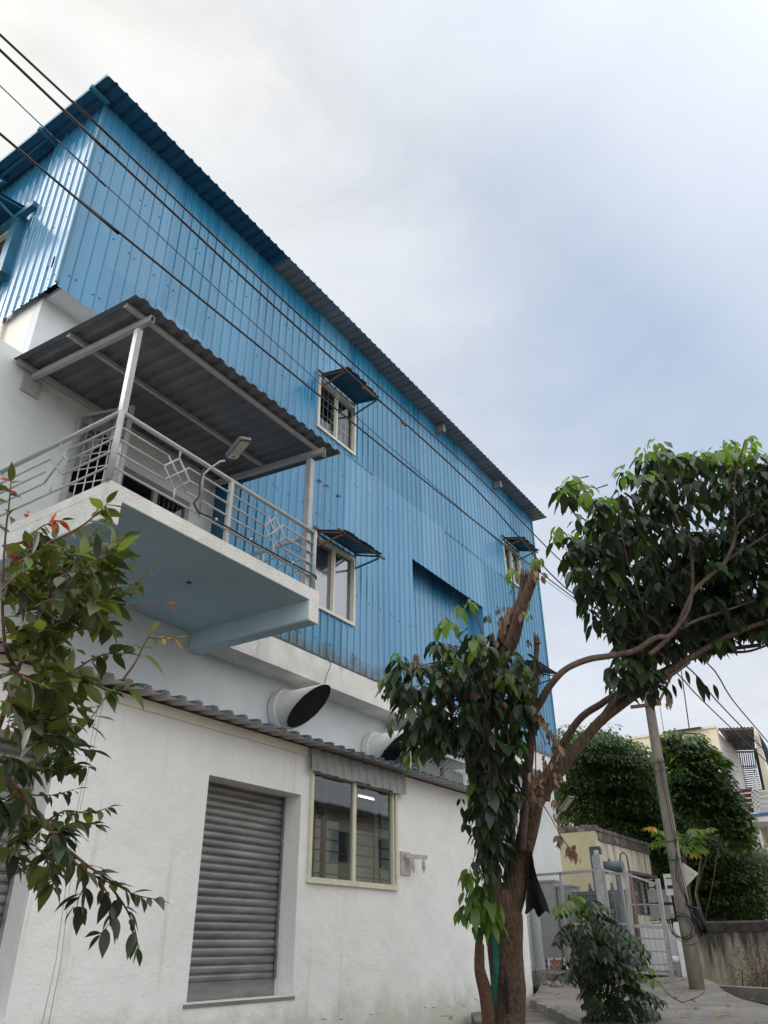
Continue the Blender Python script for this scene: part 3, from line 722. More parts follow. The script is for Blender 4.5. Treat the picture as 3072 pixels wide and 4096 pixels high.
# front window with its heavy blue surround and awning
mb = MB(); X = 3.90
for a, b in (((X-.1, 9.38, 10.45), (X+.05, 9.56, 11.8)), ((X-.12, 9.0, 11.72), (X-.02, 11.1, 11.82)), ((X-.12, 9.32, 10.48), (X-.02, 11.1, 10.60)), ((X-.1, 10.9, 10.6), (X+.05, 11.05, 11.72))): mb.box(a, b)
for a, b in (((X-.03, 9.56, 10.6), (X+.03, 9.62, 11.72)), ((X-.03, 9.62, 10.6), (X+.03, 10.9, 10.66)), ((X-.03, 9.62, 11.66), (X+.03, 10.9, 11.72)), ((X-.03, 10.22, 10.66), (X+.03, 10.28, 11.66))): mb.box(a, b, 1)
fw = mb.build('window', ['blue_trim', 'frame_white'], bld)
mb = MB(); mb.box((X+.04, 9.6, 10.62), (X+.045, 10.9, 11.7)); mb.build('pane', 'glass', fw)
mb = MB()
for k in range(1, 9): mb.bar((X+.1, 9.6+k*.15, 10.62), (X+.1, 9.6+k*.15, 11.7), .012)
for k in (1, 2, 3, 4, 5): mb.bar((X+.1, 9.6, 10.6+k*.2), (X+.1, 10.9, 10.6+k*.2), .012)
mb.build('window_bars', 'bar_white', fw)
mb = MB(); mb.box((X+1.2, 9.3, 10.4), (X+1.22, 11.1, 11.9)); mb.build('room_interior', 'dark', fw)
mb = MB(); corrugated(mb, (3.86, 9.35, 11.98), (0, 1, 0), (-.62, 0, -.16), 1.8, .64, pitch=.13, h=.011, mt=0, mbm=0)
aw = mb.build('awning', 'blue_dark', bld)
mb = MB()
for y in (9.4, 11.1): mb.bar((3.86, y, 11.95), (3.28, y, 11.8), .03); mb.bar((3.86, y, 11.62), (3.3, y, 11.78), .03)
mb.bar((3.3, 9.1, 11.82), (3.3, 11.3, 11.82), .035); mb.build('awning_bracket', 'blue_trim', aw)
# downpipe seam on the lit front wall
mb = MB(); mb.tube([(3.93, 9.05, 8.2), (3.93, 9.05, 9.5)], .025); mb.build('downpipe', 'plaster_cream', bld)

# balcony door, broken and open, with window beside it
mb = MB(); a = DOOR
mb.box((a[0], Y2-.01, 5.77), (a[0]+.05, Y2+.08, a[3])); mb.box((a[1]-.05, Y2-.01, 5.77), (a[1], Y2+.08, a[3])); mb.box((a[0]+.05, Y2-.01, a[3]-.05), (a[1]-.05, Y2+.08, a[3]))
dr = mb.build('balcony_door', 'blue_trim', bld)
for o_ in (dr,): o_.data.materials[0] = M['black']
mb = MB(); lx0 = 4.9; hinge = Vector((4.86, 8.14, 0)); tipv = Vector((5.12, 7.36, 0))
def dp(s, z): p = hinge.lerp(tipv, s); return Vector((p.x, p.y, z))
for s0, s1, z0, z1 in ((0, .07, 5.9, 7.95), (.93, 1, 5.9, 7.95)): mb.bar(dp((s0+s1)/2, z0), dp((s0+s1)/2, z1), .05)
for z in (5.92, 7.93): mb.bar(dp(0, z), dp(1, z), .05)
for s in (.2, .36, .52, .68, .84): mb.bar(dp(s, 5.95), dp(s, 7.9), .012, mi=1)
for k in range(1, 9): mb.bar(dp(0, 5.95+k*.22), dp(1, 5.95+k*.22), .012, mi=1)
lf = mb.build('door_leaf', ['grey_paint', 'bar_white'], dr)
mb = MB()
for P in ([(.05, 5.95), (.95, 5.95), (.95, 6.35), (.6, 6.5), (.05, 6.75)], [(.05, 6.95), (.35, 7.15), (.6, 7.55), (.95, 7.7), (.95, 7.9), (.05, 7.9)], [(.7, 6.75), (.95, 6.7), (.95, 7.55), (.78, 7.2)]):
    mb.face([dp(s, z)+Vector((-.03, 0, 0)) for s, z in P])
mb.build('broken_pane', 'glass_old', dr)
mb = MB(); mb.box((5.66, Y2-.01, 7.52), (7.0, Y2+.06, 7.62)); mb.box((5.66, Y2-.01, 5.77), (5.74, Y2+.06, 7.52)); mb.box((6.3, Y2-.01, 5.77), (6.38, Y2+.06, 7.52)); mb.box((6.92, Y2-.01, 5.77), (7.0, Y2+.06, 7.52)); mb.box((5.74, Y2-.01, 6.7), (6.3, Y2+.05, 6.76))
w_ = mb.build('balcony_window', 'grey_sheet', bld)
mb = MB(); mb.box((5.74, Y2+.03, 6.76), (6.3, Y2+.035, 7.52)); mb.box((6.38, Y2+.03, 5.8), (6.92, Y2+.035, 7.52)); mb.build('pane', 'glass', w_)
mb = MB(); mb.box((5.74, Y2+.02, 5.8), (6.3, Y2+.03, 6.7)); mb.build('window_panel', 'grey_sheet', w_)
mb = MB()
for k in range(1, 6): mb.bar((6.38+k*.09, Y2+.06, 5.8), (6.38+k*.09, Y2+.06, 7.5), .01)
for k in range(1, 8): mb.bar((6.38, Y2+.06, 5.8+k*.22), (6.92, Y2+.06, 5.8+k*.22), .01)
mb.build('window_bars', 'grey_paint', w_)
mb = MB(); mb.face([(4.7, 9.4, 5.6), (7.3, 9.4, 5.6), (7.3, 9.4, 8.2), (4.7, 9.4, 8.2)]); mb.face([(4.7, 8.39, 8.1), (7.3, 8.39, 8.1), (7.3, 9.4, 8.1), (4.7, 9.4, 8.1)]); mb.face([(4.7, 8.39, 5.6), (4.7, 9.4, 5.6), (4.7, 9.4, 8.2), (4.7, 8.39, 8.2)]); mb.face([(7.3, 8.39, 5.6), (7.3, 9.4, 5.6), (7.3, 9.4, 8.2), (7.3, 8.39, 8.2)])
mb.build('room_interior', 'dark', bld)

# balcony: slab, end beams, soffit
mb = MB()
mb.box((4.06, 6.0, 5.60), (7.54, 6.16, 5.77)); mb.box((4.06, 6.16, 5.66), (4.24, 8.19, 5.77)); mb.box((7.34, 6.16, 5.66), (7.54, 8.19, 5.77)); mb.box((4.24, 6.16, 5.66), (7.34, 8.19, 5.765))
mb.box((4.06, 6.0, 5.33), (4.24, 8.19, 5.599)); mb.box((7.34, 6.0, 5.32), (7.54, 8.19, 5.599)); mb.box((4.063, 6.163, 5.599), (4.24, 8.19, 5.66)); mb.box((7.34, 6.163, 5.599), (7.537, 8.19, 5.66))
bal = mb.build('balcony', 'plaster_rough', bld)
mb = MB(); mb.box((4.243, 6.003, 5.593), (7.337, 8.187, 5.5985)); mb.box((4.064, 6.003, 5.322), (4.238, 8.187, 5.3285)); mb.box((7.344, 6.003, 5.312), (7.537, 8.187, 5.3185))
mb.box((7.332, 6.01, 5.325), (7.338, 8.187, 5.592)); mb.box((4.243, 6.01, 5.335), (4.248, 8.187, 5.592))
mb.build('balcony_soffit', 'soffit', bal)
mb = MB()
for x, y in ((6.05, 6.9), (4.75, 7.1)): mb.tube([(x, y, 5.585), (x, y, 5.592)], .035, 10)
build_each(mb, 'soffit_fitting', 'black', bal)
# railing
def railing(a, b, motif, posts=()):
    """a, b: 2D ends; motif: distance of the lozenge motif along the run"""
    a = Vector((*a, 0)); b = Vector((*b, 0)); d = (b-a).normalized(); L = (b-a).length
    P = lambda s, z: a+d*s+Vector((0, 0, z))
    t = MB(); r = .0125
    t.tube([P(0, 6.635), P(L, 6.635)], .028, 10)
    t.tube([P(0, 5.95), P(L, 5.95)], r, 7)
    for m_ in motif:
        c = (m_, 6.3)
        e = lambda ds, dz: P(m_+ds, 6.3+dz)
        T, B_, Lf, Rt = e(0, .2), e(0, -.2), e(-.195, 0), e(.195, 0)
        t.tube([T, Lf, B_, Rt, T], r*1.15, 7)
        t.tube([T, e(0, .315)], r, 7); t.tube([B_, e(0, -.345)], r, 7)
        t.tube([e(-.16, .155), e(.16, -.16)], r, 7); t.tube([e(.16, .16), e(-.16, -.165)], r, 7)
    ms = sorted(motif); ends = []
    s0 = 0
    for m_ in ms+[None]:
        s1 = L if m_ is None else m_
        l0 = 0 if s0 == 0 else s0
        for z, off in ((6.455, .16), (6.3, .195), (6.135, .16)):
            aa = 0 if s0 == 0 else s0+off; bb = L if m_ is None else m_-off
            t.tube([P(aa, z), P(bb, z)], r, 7)
        s0 = s1
    return t
t = railing((4.05, 6.03), (7.45, 6.03), (.86, 2.55))
for x in (5.76,): t.bar((x, 6.03, 5.77), (x, 6.03, 6.62), .05)
t.tube([(7.43, 6.03, 5.77), (7.43, 6.03, 6.65)], .032, 10); t.tube([(4.06, 6.03, 5.77), (4.06, 6.03, 6.65)], .035, 10)
r1 = t.build('railing', 'grey_paint', bal)
t = railing((4.05, 6.03), (4.05, 8.19), (1.0,)); t.tube([(4.08, 6.10, 5.77), (4.08, 6.10, 6.6)], .02, 8); t.build('railing', 'grey_paint', bal)
t = railing((7.45, 6.06), (7.45, 7.77), ()); t.bar((7.45, 7.0, 5.77), (7.45, 7.0, 6.6), .03); t.build('railing', 'grey_paint', bal)
# canopy
mb = MB()
mb.bar((4.07, 6.04, 6.62), (4.07, 6.04, 7.82), .07); mb.build('canopy_post', 'grey_paint', bld)
mb = MB(); mb.bar((7.33, 6.09, 5.77), (7.33, 6.09, 7.82), .085); mb.build('canopy_post', 'grey_paint', bld)
mb = MB(); slope = -.085
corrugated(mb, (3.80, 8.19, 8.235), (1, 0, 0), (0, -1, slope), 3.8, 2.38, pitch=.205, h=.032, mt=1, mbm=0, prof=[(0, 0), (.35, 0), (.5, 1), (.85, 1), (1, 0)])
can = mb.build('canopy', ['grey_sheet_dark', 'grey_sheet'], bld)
mb = MB()
def hollow(a, b, w, h, up=(0, 0, 1)):
    """rectangular hollow section with open ends"""
    a = Vector(a); b = Vector(b); d = (b-a).normalized(); u = Vector(up); sx = d.cross(u).normalized(); sy = sx.cross(d).normalized(); th = .005
    for k in (1, -1):
        mb.bar(a+sx*(w/2-th/2)*k, b+sx*(w/2-th/2)*k, th, h); mb.bar(a+sy*(h/2-th/2)*k, b+sy*(h/2-th/2)*k, w-2*th, th)
for y in (6.03, 7.08, 8.13):
    mb = MB(); z = 8.235+(8.19-y)*slope-.035; hollow((3.83, y, z), (7.6 if y < 6.5 else 7.45, y, z), .045, .06); mb.build('canopy_beam', 'grey_paint', can)
for x in (4.10, 7.36):
    mb = MB(); hollow((x, 8.185, 8.235-.115), (x, 5.86, 8.235+2.33*slope-.115), .06, .085); mb.build('canopy_beam', 'grey_paint', can)
mb = MB(); mb.box((3.98, 8.17, 7.86), (4.24, 8.195, 8.12)); mb.build('bracket_plate', 'grey_paint', can)

# exhaust ducts
def duct(x, z=4.9, r=.29, yt=7.25, yb=7.98):
    mb = MB(); n = 40; rows = []
    ys = []
    for k in range(n):
        a = 2*math.pi*k/n; ys.append((a, yb+(yt-yb)*(math.sin(a)+1)/2))
    f = lambda a, rr, y: (x+math.cos(a)*rr, y, z+math.sin(a)*rr)
    mb.grid([[f(a, r, 8.19) for a, y in ys], [f(a, r, y) for a, y in ys], [f(a, r-.012, y) for a, y in ys]], 0, True, True)
    mb.grid([[f(a, r-.012, y) for a, y in ys], [f(a, r-.012, 8.15) for a, y in ys]], 1, True, True)
    mb.face([f(a, r-.012, 8.15) for a, y in ys], 1)
    dct = mb.build('exhaust_duct', ['duct', 'duct_dark'], bld)
    mb = MB(); rows = []
    mb.grid([[f(a, rr, yy) for a, _ in ys] for rr, yy in ((r+.001, 8.05), (r+.045, 8.05), (r+.045, 8.09), (r+.02, 8.09), (r+.035, 8.185))], 0, False, True)
    for k in range(0, n, 3):
        a = ys[k][0]; p = Vector(f(a, r+.024, 8.05)); mb.tube([p, p+Vector((0, -.012, 0))], .011, 6)
    mb.build('duct_flange', 'duct', dct)
    mb = MB(); s = .034
    A = Vector((x, (yt+yb)/2, z)); e1 = Vector((1, 0, 0)); e2 = (Vector((x, yt, z+r))-Vector((x, yb, z-r))); h2 = e2.length/2; e2.normalize()
    k = -int(r/s)
    while k*s < r:
        c = k*s; w = h2*math.sqrt(max(0, 1-(c/r)**2)); mb.bar(A+e1*c-e2*w, A+e1*c+e2*w, .0045); k += 1
    k = -int(h2/s)
    while k*s < h2:
        c = k*s; w = r*math.sqrt(max(0, 1-(c/h2)**2)); mb.bar(A+e2*c-e1*w, A+e2*c+e1*w, .0045); k += 1
    mb.build('duct_grille', 'bar_dark', dct)
duct(9.42); duct(12.0, 4.72)
mb = MB(); mb.tube([(9.95, 7.69, 5.9), (9.93, 7.60, 5.7), (9.75, 7.55, 5.45), (9.5, 7.4, 5.17)], .008, 6)
tag(mb.build('hanging_cable', 'blue_cable', loc=(9.95, 7.69, 5.9)), 'blue cable hanging from the cladding edge down to the nearer exhaust duct', 'cable')
# caged outdoor unit above the lean-to
cg = thing('caged_unit', (12.7, 7.6, 4.0), 'air conditioning unit behind hexagonal wire cage above the lean-to roof', 'outdoor unit')
mb = MB(); mb.box((12.6, 7.55, 4.02), (13.4, 7.95, 4.62)); mb.box((13.55, 7.55, 4.02), (14.35, 7.95, 4.62)); mb.tube([(12.8+.2, 7.54, 4.32), (13.0, 7.56, 4.32)], .24, 20); mb.build('unit_casing', 'cabinet', cg)
mb = MB()
def hexmesh(mb, o, u, v, W, H, s, w=.006, mi=0):
    o = Vector(o); u = Vector(u); v = Vector(v); dx = s*1.5; dy = s*math.sqrt(3)
    i = 0; X_ = 0
    while X_ < W:
        k = 0
        while True:
            Y_ = k*dy+(dy/2 if i % 2 else 0)
            if Y_ > H: break
            c = o+u*X_+v*Y_
            pts = [c+u*(s*math.cos(R(a)))+v*(s*math.sin(R(a))) for a in (0, 60, 120, 180)]
            for p, q in zip(pts, pts[1:]): mb.bar(p, q, w, mi=mi)
            k += 1
        X_ += dx; i += 1
hexmesh(mb, (11.9, 7.3, 4.02), (1, 0, 0), (0, 0, 1), 2.7, .66, .055, .007)
mb.build('cage_mesh', 'wire_mesh', cg)
mb = MB(); mb.box((11.85, 7.27, 4.72), (14.7, 7.33, 4.78)); mb.box((11.85, 7.27, 4.0), (11.9, 7.33, 4.72)); mb.box((14.65, 7.27, 4.0), (14.7, 7.33, 4.72)); mb.box((11.9, 7.33, 4.78), (14.65, 8.18, 4.80)); mb.build('cage_frame', 'grey_paint', cg)
mb = MB()
for z, y in ((4.95, 7.5), (5.05, 7.6), (5.0, 7.75)): mb.tube([(12.2, y, z), (13.2, y, z-.03), (14.6, y, z+.02)], .045, 8)
for x in (12.6, 13.0, 13.4, 13.8): mb.tube([(x+.09*math.cos(a/8*6.28), 7.5, 4.98+.09*math.sin(a/8*6.28)) for a in range(9)], .01, 5)
mb.build('pipe_bundle', 'black', cg)

# ================================================================== LEAN-TO SHOP (front annex)
Y1 = 6.5
anx = thing('shop_annex', (6, 6.5, .5), 'low white plastered annex with roller shutters under a grey and blue tin roof', 'building')
SH1 = (6.34, 7.96, 1.12, 3.27); SH2 = (2.6, 4.40, 1.12, 3.27); WN = (8.12, 10.16, 2.28, 3.62)
mb = MB(); wall_holes(mb, 1, Y1, .38, 0.5, 14.5, .1, 3.87, [SH1, SH2, WN]); mb.box((14.24, 6.882, .1), (14.5, 8.19, 3.86)); mb.build('wall', 'plaster', anx)
mb = MB(); mb.box((.5, 6.475, 3.76), (8.03, 6.499, 3.868)); mb.build('plaster_band', 'plaster_cream', anx)
mb = MB()
corrugated(mb, (.4, 6.17, 3.86), (1, 0, 0), (0, 1, .10), 14.2, 2.02, pitch=.2367, h=.055, mt=0, mbm=1, prof=[(0, 0), (.42, 0), (.6, 1), (.82, 1), (1, 0)])
mb.build('roof', ['blue', 'pale_sheet'], anx)
def shutter(a):
    mb = MB(); x0, x1, z0, z1 = a; y = 6.80; p = .082; rows = []
    z = z0+.16; rowsz = []
    while z < z1+.05:
        for dz, dy in ((0, .0), (.004, -.012), (.012, -.019), (.028, -.024), (.048, -.024), (.062, -.019), (.068, -.012), (.071, 0), (.074, -.008), (.079, -.008)): rowsz.append((z+dz, y+dy))
        z += p
    mb.grid([[(x0-.02, yy, zz), (x1+.02, yy, zz)] for zz, yy in rowsz], 0, False)
    sh = mb.build('roller_shutter', 'shutter', anx)
    mb = MB(); mb.box((x0-.01, y-.03, z0+.004), (x1-.004, y+.0, z0+.165)); mb.build('bottom_bar', 'shutter', sh)
    mb = MB(); mb.box((x0-.012, y-.05, z0+.17), (x0+.01, y-.032, z1)); mb.box((x1-.03, y-.05, z0+.17), (x1-.002, y-.032, z1)); build_each(mb, 'guide_rail', 'shutter', sh)
    mb = MB(); mb.box((x0-.1, 6.885, z0-.1), (x1+.1, 6.90, z1+.1)); mb.build('shutter_backing', 'dark', sh)
    return sh
shutter(SH1); shutter(SH2)
mb = MB(); mb.box((6.3, 6.49, 1.085), (7.99, 6.79, 1.118)); mb.build('sill', 'concrete', anx)
# window
mb = MB(); x0, x1, z0, z1 = WN; y = 6.46
for a, b in (((x0, y, z0), (x0+.05, 6.56, z1)), ((x1-.055, y, z0), (x1, 6.56, z1)), ((x0+.05, y, z0), (x1-.055, 6.56, z0+.065)), ((x0+.05, y, z1-.05), (x1-.055, 6.56, z1)),
             ((9.06, y+.015, z0+.065), (9.13, 6.53, z1-.05)), ((x1-.11, y+.02, z0+.065), (x1-.075, 6.55, z1-.05))): mb.box(a, b)
wf = mb.build('window', 'frame_cream', anx)
mb = MB(); mb.box((x0+.05, 6.50, z0+.065), (9.06, 6.505, z1-.05)); mb.box((9.13, 6.52, z0+.065), (x1-.11, 6.525, z1-.05)); mb.build('pane', 'glass', wf)
mb = MB()
for k in range(1, 11): mb.bar((x0, 6.62, z0+k*.135), (x1, 6.62, z0+k*.135), .016)
for x in (8.62, 9.28): mb.bar((x, 6.64, z0), (x, 6.64, z1), .055)
for x in (9.95,): mb.bar((x, 6.64, z0), (x, 6.64, z1), .03)
mb.bar((9.0, 7.1, 3.4), (9.4, 7.1, 2.7), .03); mb.bar((9.5, 7.3, 2.3), (9.9, 7.3, 3.3), .03)
mb.build('window_bars', 'bar_dark', wf)
mb = MB(); mb.face([(7.9, 8.1, .8), (14, 8.1, .8), (14, 8.1, 3.9), (7.9, 8.1, 3.9)]); mb.face([(8.0, 6.77, .8), (8.0, 8.1, .8), (8.0, 8.1, 3.9), (8.0, 6.77, 3.9)]); mb.face([(10.9, 6.77, .8), (10.9, 8.1, .8), (10.9, 8.1, 3.9), (10.9, 6.77, 3.9)]); mb.face([(8, 6.77, 3.85), (10.9, 6.77, 3.85), (10.9, 8.1, 3.85), (8, 8.1, 3.85)]); mb.face([(8, 6.77, 1.0), (10.9, 6.77, 1.0), (10.9, 8.1, 1.0), (8, 8.1, 1.0)])
mb.box((8.0, 6.80, 1.0), (8.55, 6.81, 3.45), 2); mb.box((8.68, 6.82, 1.0), (9.2, 6.83, 3.1), 2); mb.box((9.34, 6.95, 1.0), (9.62, 7.0, 3.3), 1); mb.box((9.66, 6.86, 1.0), (10.1, 6.87, 3.05), 2)
mb.build('room_interior', ['interior', 'dark', 'pale_board'], wf)
mb = MB(); corrugated(mb, (8.04, 6.42, 3.86), (1, 0, 0), (0, -.05, -1), 2.28, .29, pitch=.19, h=.022, mt=0, mbm=0, prof=[(0, 0), (.55, 0), (.66, 1), (.86, 1), (1, 0)], jag=.012)
mb.build('window_valance', 'grey_sheet', anx)
# conduit scars on the wall
mb = MB()
for dx in (0, .05): mb.tube([(4.75+dx, 6.499, 3.75), (4.72+dx*.6, 6.499, 2.6), (4.78+dx, 6.499, 1.5), (4.74+dx*1.4, 6.499, .9)], .0025, 5)
build_each(mb, 'wall_wire', 'grey_sheet', anx)
tl = thing('tube_light', (10.4, 7.2, 3.65), 'lit white tube light inside the window under the tin valance', 'light')
mb = MB(); mb.tube([(10.2, 7.2, 3.62), (10.62, 7.2, 3.62)], .008, 8); mb.build('tube', 'tube', tl)
mb = MB(); mb.box((10.16, 7.18, 3.64), (10.66, 7.22, 3.67)); mb.build('batten', 'bar_white', tl)
# pair of pendant insulator lamps on the wall
wlp = thing('wall_bracket', (10.4, 6.5, 2.5), 'mauve painted wall bracket holding two small hanging bottles right of the window', 'bracket')
mb = MB(); mb.box((10.26, 6.478, 2.49), (10.52, 6.499, 2.80)); mb.build('back_plate', 'mauve', wlp)
mb = MB(); mb.bar((10.32, 6.44, 2.735), (10.68, 6.30, 2.735), .045, .055); mb.build('arm', 'mauve', wlp)
for t_ in (.35, .85):
    p = Vector((10.32, 6.44, 2.71)).lerp(Vector((10.68, 6.30, 2.71)), t_)
    mb = MB(); mb.tube([p, p+Vector((0, 0, -.02)), p+Vector((0, 0, -.03)), p+Vector((0, 0, -.13)), p+Vector((0, 0, -.15)), p+Vector((0, 0, -.19))], [.008, .012, .026, .026, .01, .006], 10)
    mb.build('hanging_bottle', 'mauve', wlp)

# ================================================================== STREET LIGHTS
def led_light(p0, p1, wdir, Wd, label, pole=None, name='street_light'):
    """flat LED head from p0 (arm end) to p1, wdir across"""
    p0 = Vector(p0); p1 = Vector(p1); d = (p1-p0).normalized(); w = Vector(wdir); w = (w-d*w.dot(d)).normalized(); nrm = d.cross(w).normalized()
    if nrm.z > 0: nrm = -nrm
    L = (p1-p0).length
    st = thing(name, pole[0] if pole else p0, label, 'street light')
    mb = MB()
    def ring(s, ww, t): return [p0+d*s+w*ww*i+nrm*t*j for i, j in ((-.5, 0), (-.44, 1), (.44, 1), (.5, 0), (.44, -1), (-.44, -1))]
    b0 = mb.grid([ring(0, Wd*.55, .018), ring(L*.12, Wd*.98, .028), ring(L*.9, Wd, .028), ring(L, Wd*.86, .018)], 0, False, True)
    mb.f.append(tuple(b0+k for k in range(6))); mb.m.append(0); mb.sm.append(False); e0 = b0+18; mb.f.append(tuple(e0+k for k in range(6))); mb.m.append(0); mb.sm.append(False)
    hd = mb.build('lamp_head', 'lamp_body', st)
    mb = MB()
    q = lambda s, ww, t=.031: p0+d*s+w*ww*Wd+nrm*t
    mb.face([q(L*.34, -.36), q(L*.34, .36), q(L*.92, .36), q(L*.92, -.36)])
    for k in range(-3, 4): mb.bar(q(L*.36, k*.1), q(L*.90, k*.1), .004)
    mb.build('lamp_lens', 'lamp_lens', hd)
    mb = MB(); mb.face([q(L*.12, -.36, .032), q(L*.12, .36, .032), q(L*.325, .36, .032), q(L*.325, -.36, .032)]); mb.build('driver_cover', 'sign', hd)
    mb = MB(); mb.face([q(L*.19, -.16, .034), q(L*.215, -.16, .034), q(L*.215, .16, .034), q(L*.19, .16, .034)]); mb.face([q(L*.225, -.1, .034), q(L*.27, 0, .034), q(L*.225, .12, .034)]); mb.build('maker_mark', 'black', hd)
    if pole:
        mb = MB(); mb.tube([Vector(p) for p in pole], .014, 9); mb.build('lamp_arm', 'galv', st)
    return st
p0 = on(*(229.8, 458.6), 1, 5.72); p1 = on(247.5, 435.8, 1, 5.45)
led_light(p0, on(246, 438.2, 1, 5.35), (1, .1, .15), .17, 'grey flat LED street light on a bent pipe tied to the balcony railing',
          pole=[(5.24, 5.95, 5.86), (5.22, 5.95, 6.42), (5.26, 5.9, 6.5), (5.26+.06, 5.8, 6.6), tuple(p0-Vector((0.02, -.06, .02)))])
mb = MB(); mb.tube([(5.2, 5.93, 6.48), (5.17, 5.93, 6.3), (5.19, 5.93, 6.1), (5.12, 5.93, 5.98), (5.2, 5.93, 5.9), (5.5, 5.97, 5.955), (6.0, 5.985, 5.95), (7.0, 5.99, 5.96), (7.44, 5.99, 5.97), (7.46, 6.0, 5.93)], .012, 7)
for x in (5.5, 6.1, 6.9): mb.tube([(x, 5.955, 5.955), (x+.012, 5.955, 5.955)], .02, 7, mi=1)
tag(mb.build('railing_cable', ['black', 'sign'], loc=(5.2, 5.93, 5.9)), 'thick black cable tied along the lowest rail of the balcony', 'cable')
la, lb = on(560.8, 811.5, 0, 20.9), on(571.8, 796.8, 0, 20.55)
led_light(la, lb, (.2, -1, .3), .2, 'grey LED street light sticking out past the far corner of the white wall', pole=[(20.82, la.y+.5, la.z-.5), tuple(la)])

# ================================================================== OVERHEAD LINES AND POLE
def catmull(P, n=8):
    out = []
    for i in range(len(P)-1):
        p0, p1, p2, p3 = P[max(i-1, 0)], P[i], P[i+1], P[min(i+2, len(P)-1)]
        for k in range(n):
            s = k/n; out.append(.5*((2*p1)+(p2-p0)*s+(2*p0-5*p1+4*p2-p3)*s*s+(3*p1-p0-3*p2+p3)*s**3))
    out.append(P[-1]); return out
PT = Vector((15.15, 3.85, 7.4))
LN = [('uppermost thick black power line crossing the sky and the blue wall', [(16.5, 50), (76, 104.7), (275, 292.7), (475, 474), (562, 562)], .0095, 7.35),
      ('second thick black power line from the top, carrying joint sleeves', [(0, 50), (66, 112), (275, 307), (475, 488), (565, 587.5)], .0105, 7.2),
      ('thinnest bluish power line, third from the top', [(0, 85.7), (57, 139.5), (275, 342.5), (447.7, 497.5), (565, 595)], .0045, 7.0),
      ('lowest thick black power line, passing just above the canopy', [(0, 133.7), (79.5, 200), (263.5, 350), (447.7, 499.5), (550, 580)], .0095, 6.85)]
for i, (lab, pts, r, ze) in enumerate(LN):
    P = [on(u, v, 1, 4.0-.01*i) for u, v in pts]
    d0 = (P[0]-P[1]); P = [P[0]+d0.normalized()*12+Vector((0, 0, .15))]+P+[Vector((15.15, 3.9, ze))]
    mb = MB(); mb.tube(catmull(P, 5), r, 6)
    if i == 1:
        for u, v in ((322, 351.5), (391, 414)): pass
    ob = mb.build('power_line', 'blue_cable' if i == 2 else 'cable', loc=P[0])
    tag(ob, lab, 'power line', 'overhead power lines')
    if i == 1:
        for (u1, v1), (u2, v2) in (((314, 329 + 12.5), (330, 342 + 14)), ((385, 408.5), (396, 418.5))):
            pass
        for s0, s1 in ((.36, .41), (.55, .575)):
            A_ = on(275, 307, 1, 4.0-.01).lerp(on(475, 488, 1, 4.0-.01), s0); B_ = on(275, 307, 1, 4.0-.01).lerp(on(475, 488, 1, 4.0-.01), s1)
            mb = MB(); mb.tube([A_, B_], .017, 8); mb.build('joint_sleeve', 'rust', ob)
far = [('far power line, upper right of the three leaving the pole', [(705, 661), (732.6, 700), (768, 742)], .014),
       ('far power line, middle of the three leaving the pole', [(692, 671), (716, 700), (768, 754)], .014),
       ('far power line, lowest of the three leaving the pole', [(680, 676), (702, 700), (768, 763)], .012)]
for i, (lab, pts, r) in enumerate(far):
    P = [on(u, v, 1, 2.7+.1*i) for u, v in pts]
    P = [Vector((15.2, 3.8, 7.3-.15*i))]+P+[P[-1]+(P[-1]-P[-2])*1.2]
    mb = MB(); mb.tube(catmull(P, 4), r, 5); tag(mb.build('power_line', 'cable', loc=P[0]), lab, 'power line', 'overhead power lines')
for i, (lab, pts, r) in enumerate([('thin drop wire hanging left of the round-leaved tree top', [(660, 700), (664, 732), (666, 745), (669, 820), (676, 905)], .006), ('thin drop wire rising from the dark roof sheet of the far house', [(690, 700), (689.5, 731)], .006)]):
    P = [on(u, v, 0, 15.6 if i == 0 else 42) for u, v in pts]; P[0] = P[0]+Vector((0, 0, 1.2 if i == 0 else 4))
    mb = MB(); mb.tube(P, r if i == 0 else .03, 5); tag(mb.build('drop_wire', 'cable', loc=P[0]), lab, 'wire')
pol = thing('utility_pole', (15.2, 3.9, .8), 'leaning grey concrete utility pole beside the drive', 'utility pole')
mb = MB(); P = [Vector((15.2, 3.9, .6)), Vector((15.2, 3.9, 2.2)), Vector((15.2, 3.89, 4.04)), Vector((15.19, 3.86, 5.65)), Vector((15.17, 3.83, 7.5))]
mb.tube(P, [.125, .115, .10, .088, .075], 10, wob=.06); mb.build('pole', 'pole', pol)
mb = MB(); mb.bar((15.1, 4.2, 5.62), (15.1, 3.62, 5.60), .05, .06); mb.bar((15.1, 3.66, 5.62), (15.13, 3.2, 6.3), .04); mb.build('crossarm', 'rust', pol)
mb = MB(); mb.bar((15.0, 4.5, 7.2), (15.0, 3.2, 7.2), .07); mb.build('crossarm', 'rust', pol)
mb = MB()
for z in (1.6, 2.9, 3.2, 4.4, 4.55): mb.tube([(15.2+.118*math.cos(a/10*6.283), 3.89+.118*math.sin(a/10*6.283), z+.02*math.sin(a)) for a in range(11)], .006, 5)
build_each(mb, 'wire_tie', 'cable', pol)
mb = MB()
for k in range(3): mb.tube([(15.08, 3.85-.03*k, 4.6), (15.06, 3.82-.04*k, 3.4), (15.07, 3.80+.05*k, 2.6), (15.06, 3.75-.03*k, 1.9)], .008, 5)
build_each(mb, 'pole_cable', 'cable', pol)
coil = thing('cable_coil', (15.03, 3.85, 1.95), 'coiled black cables hanging on the concrete pole', 'cable coil')
rnd = random.Random(3)
mb = MB()
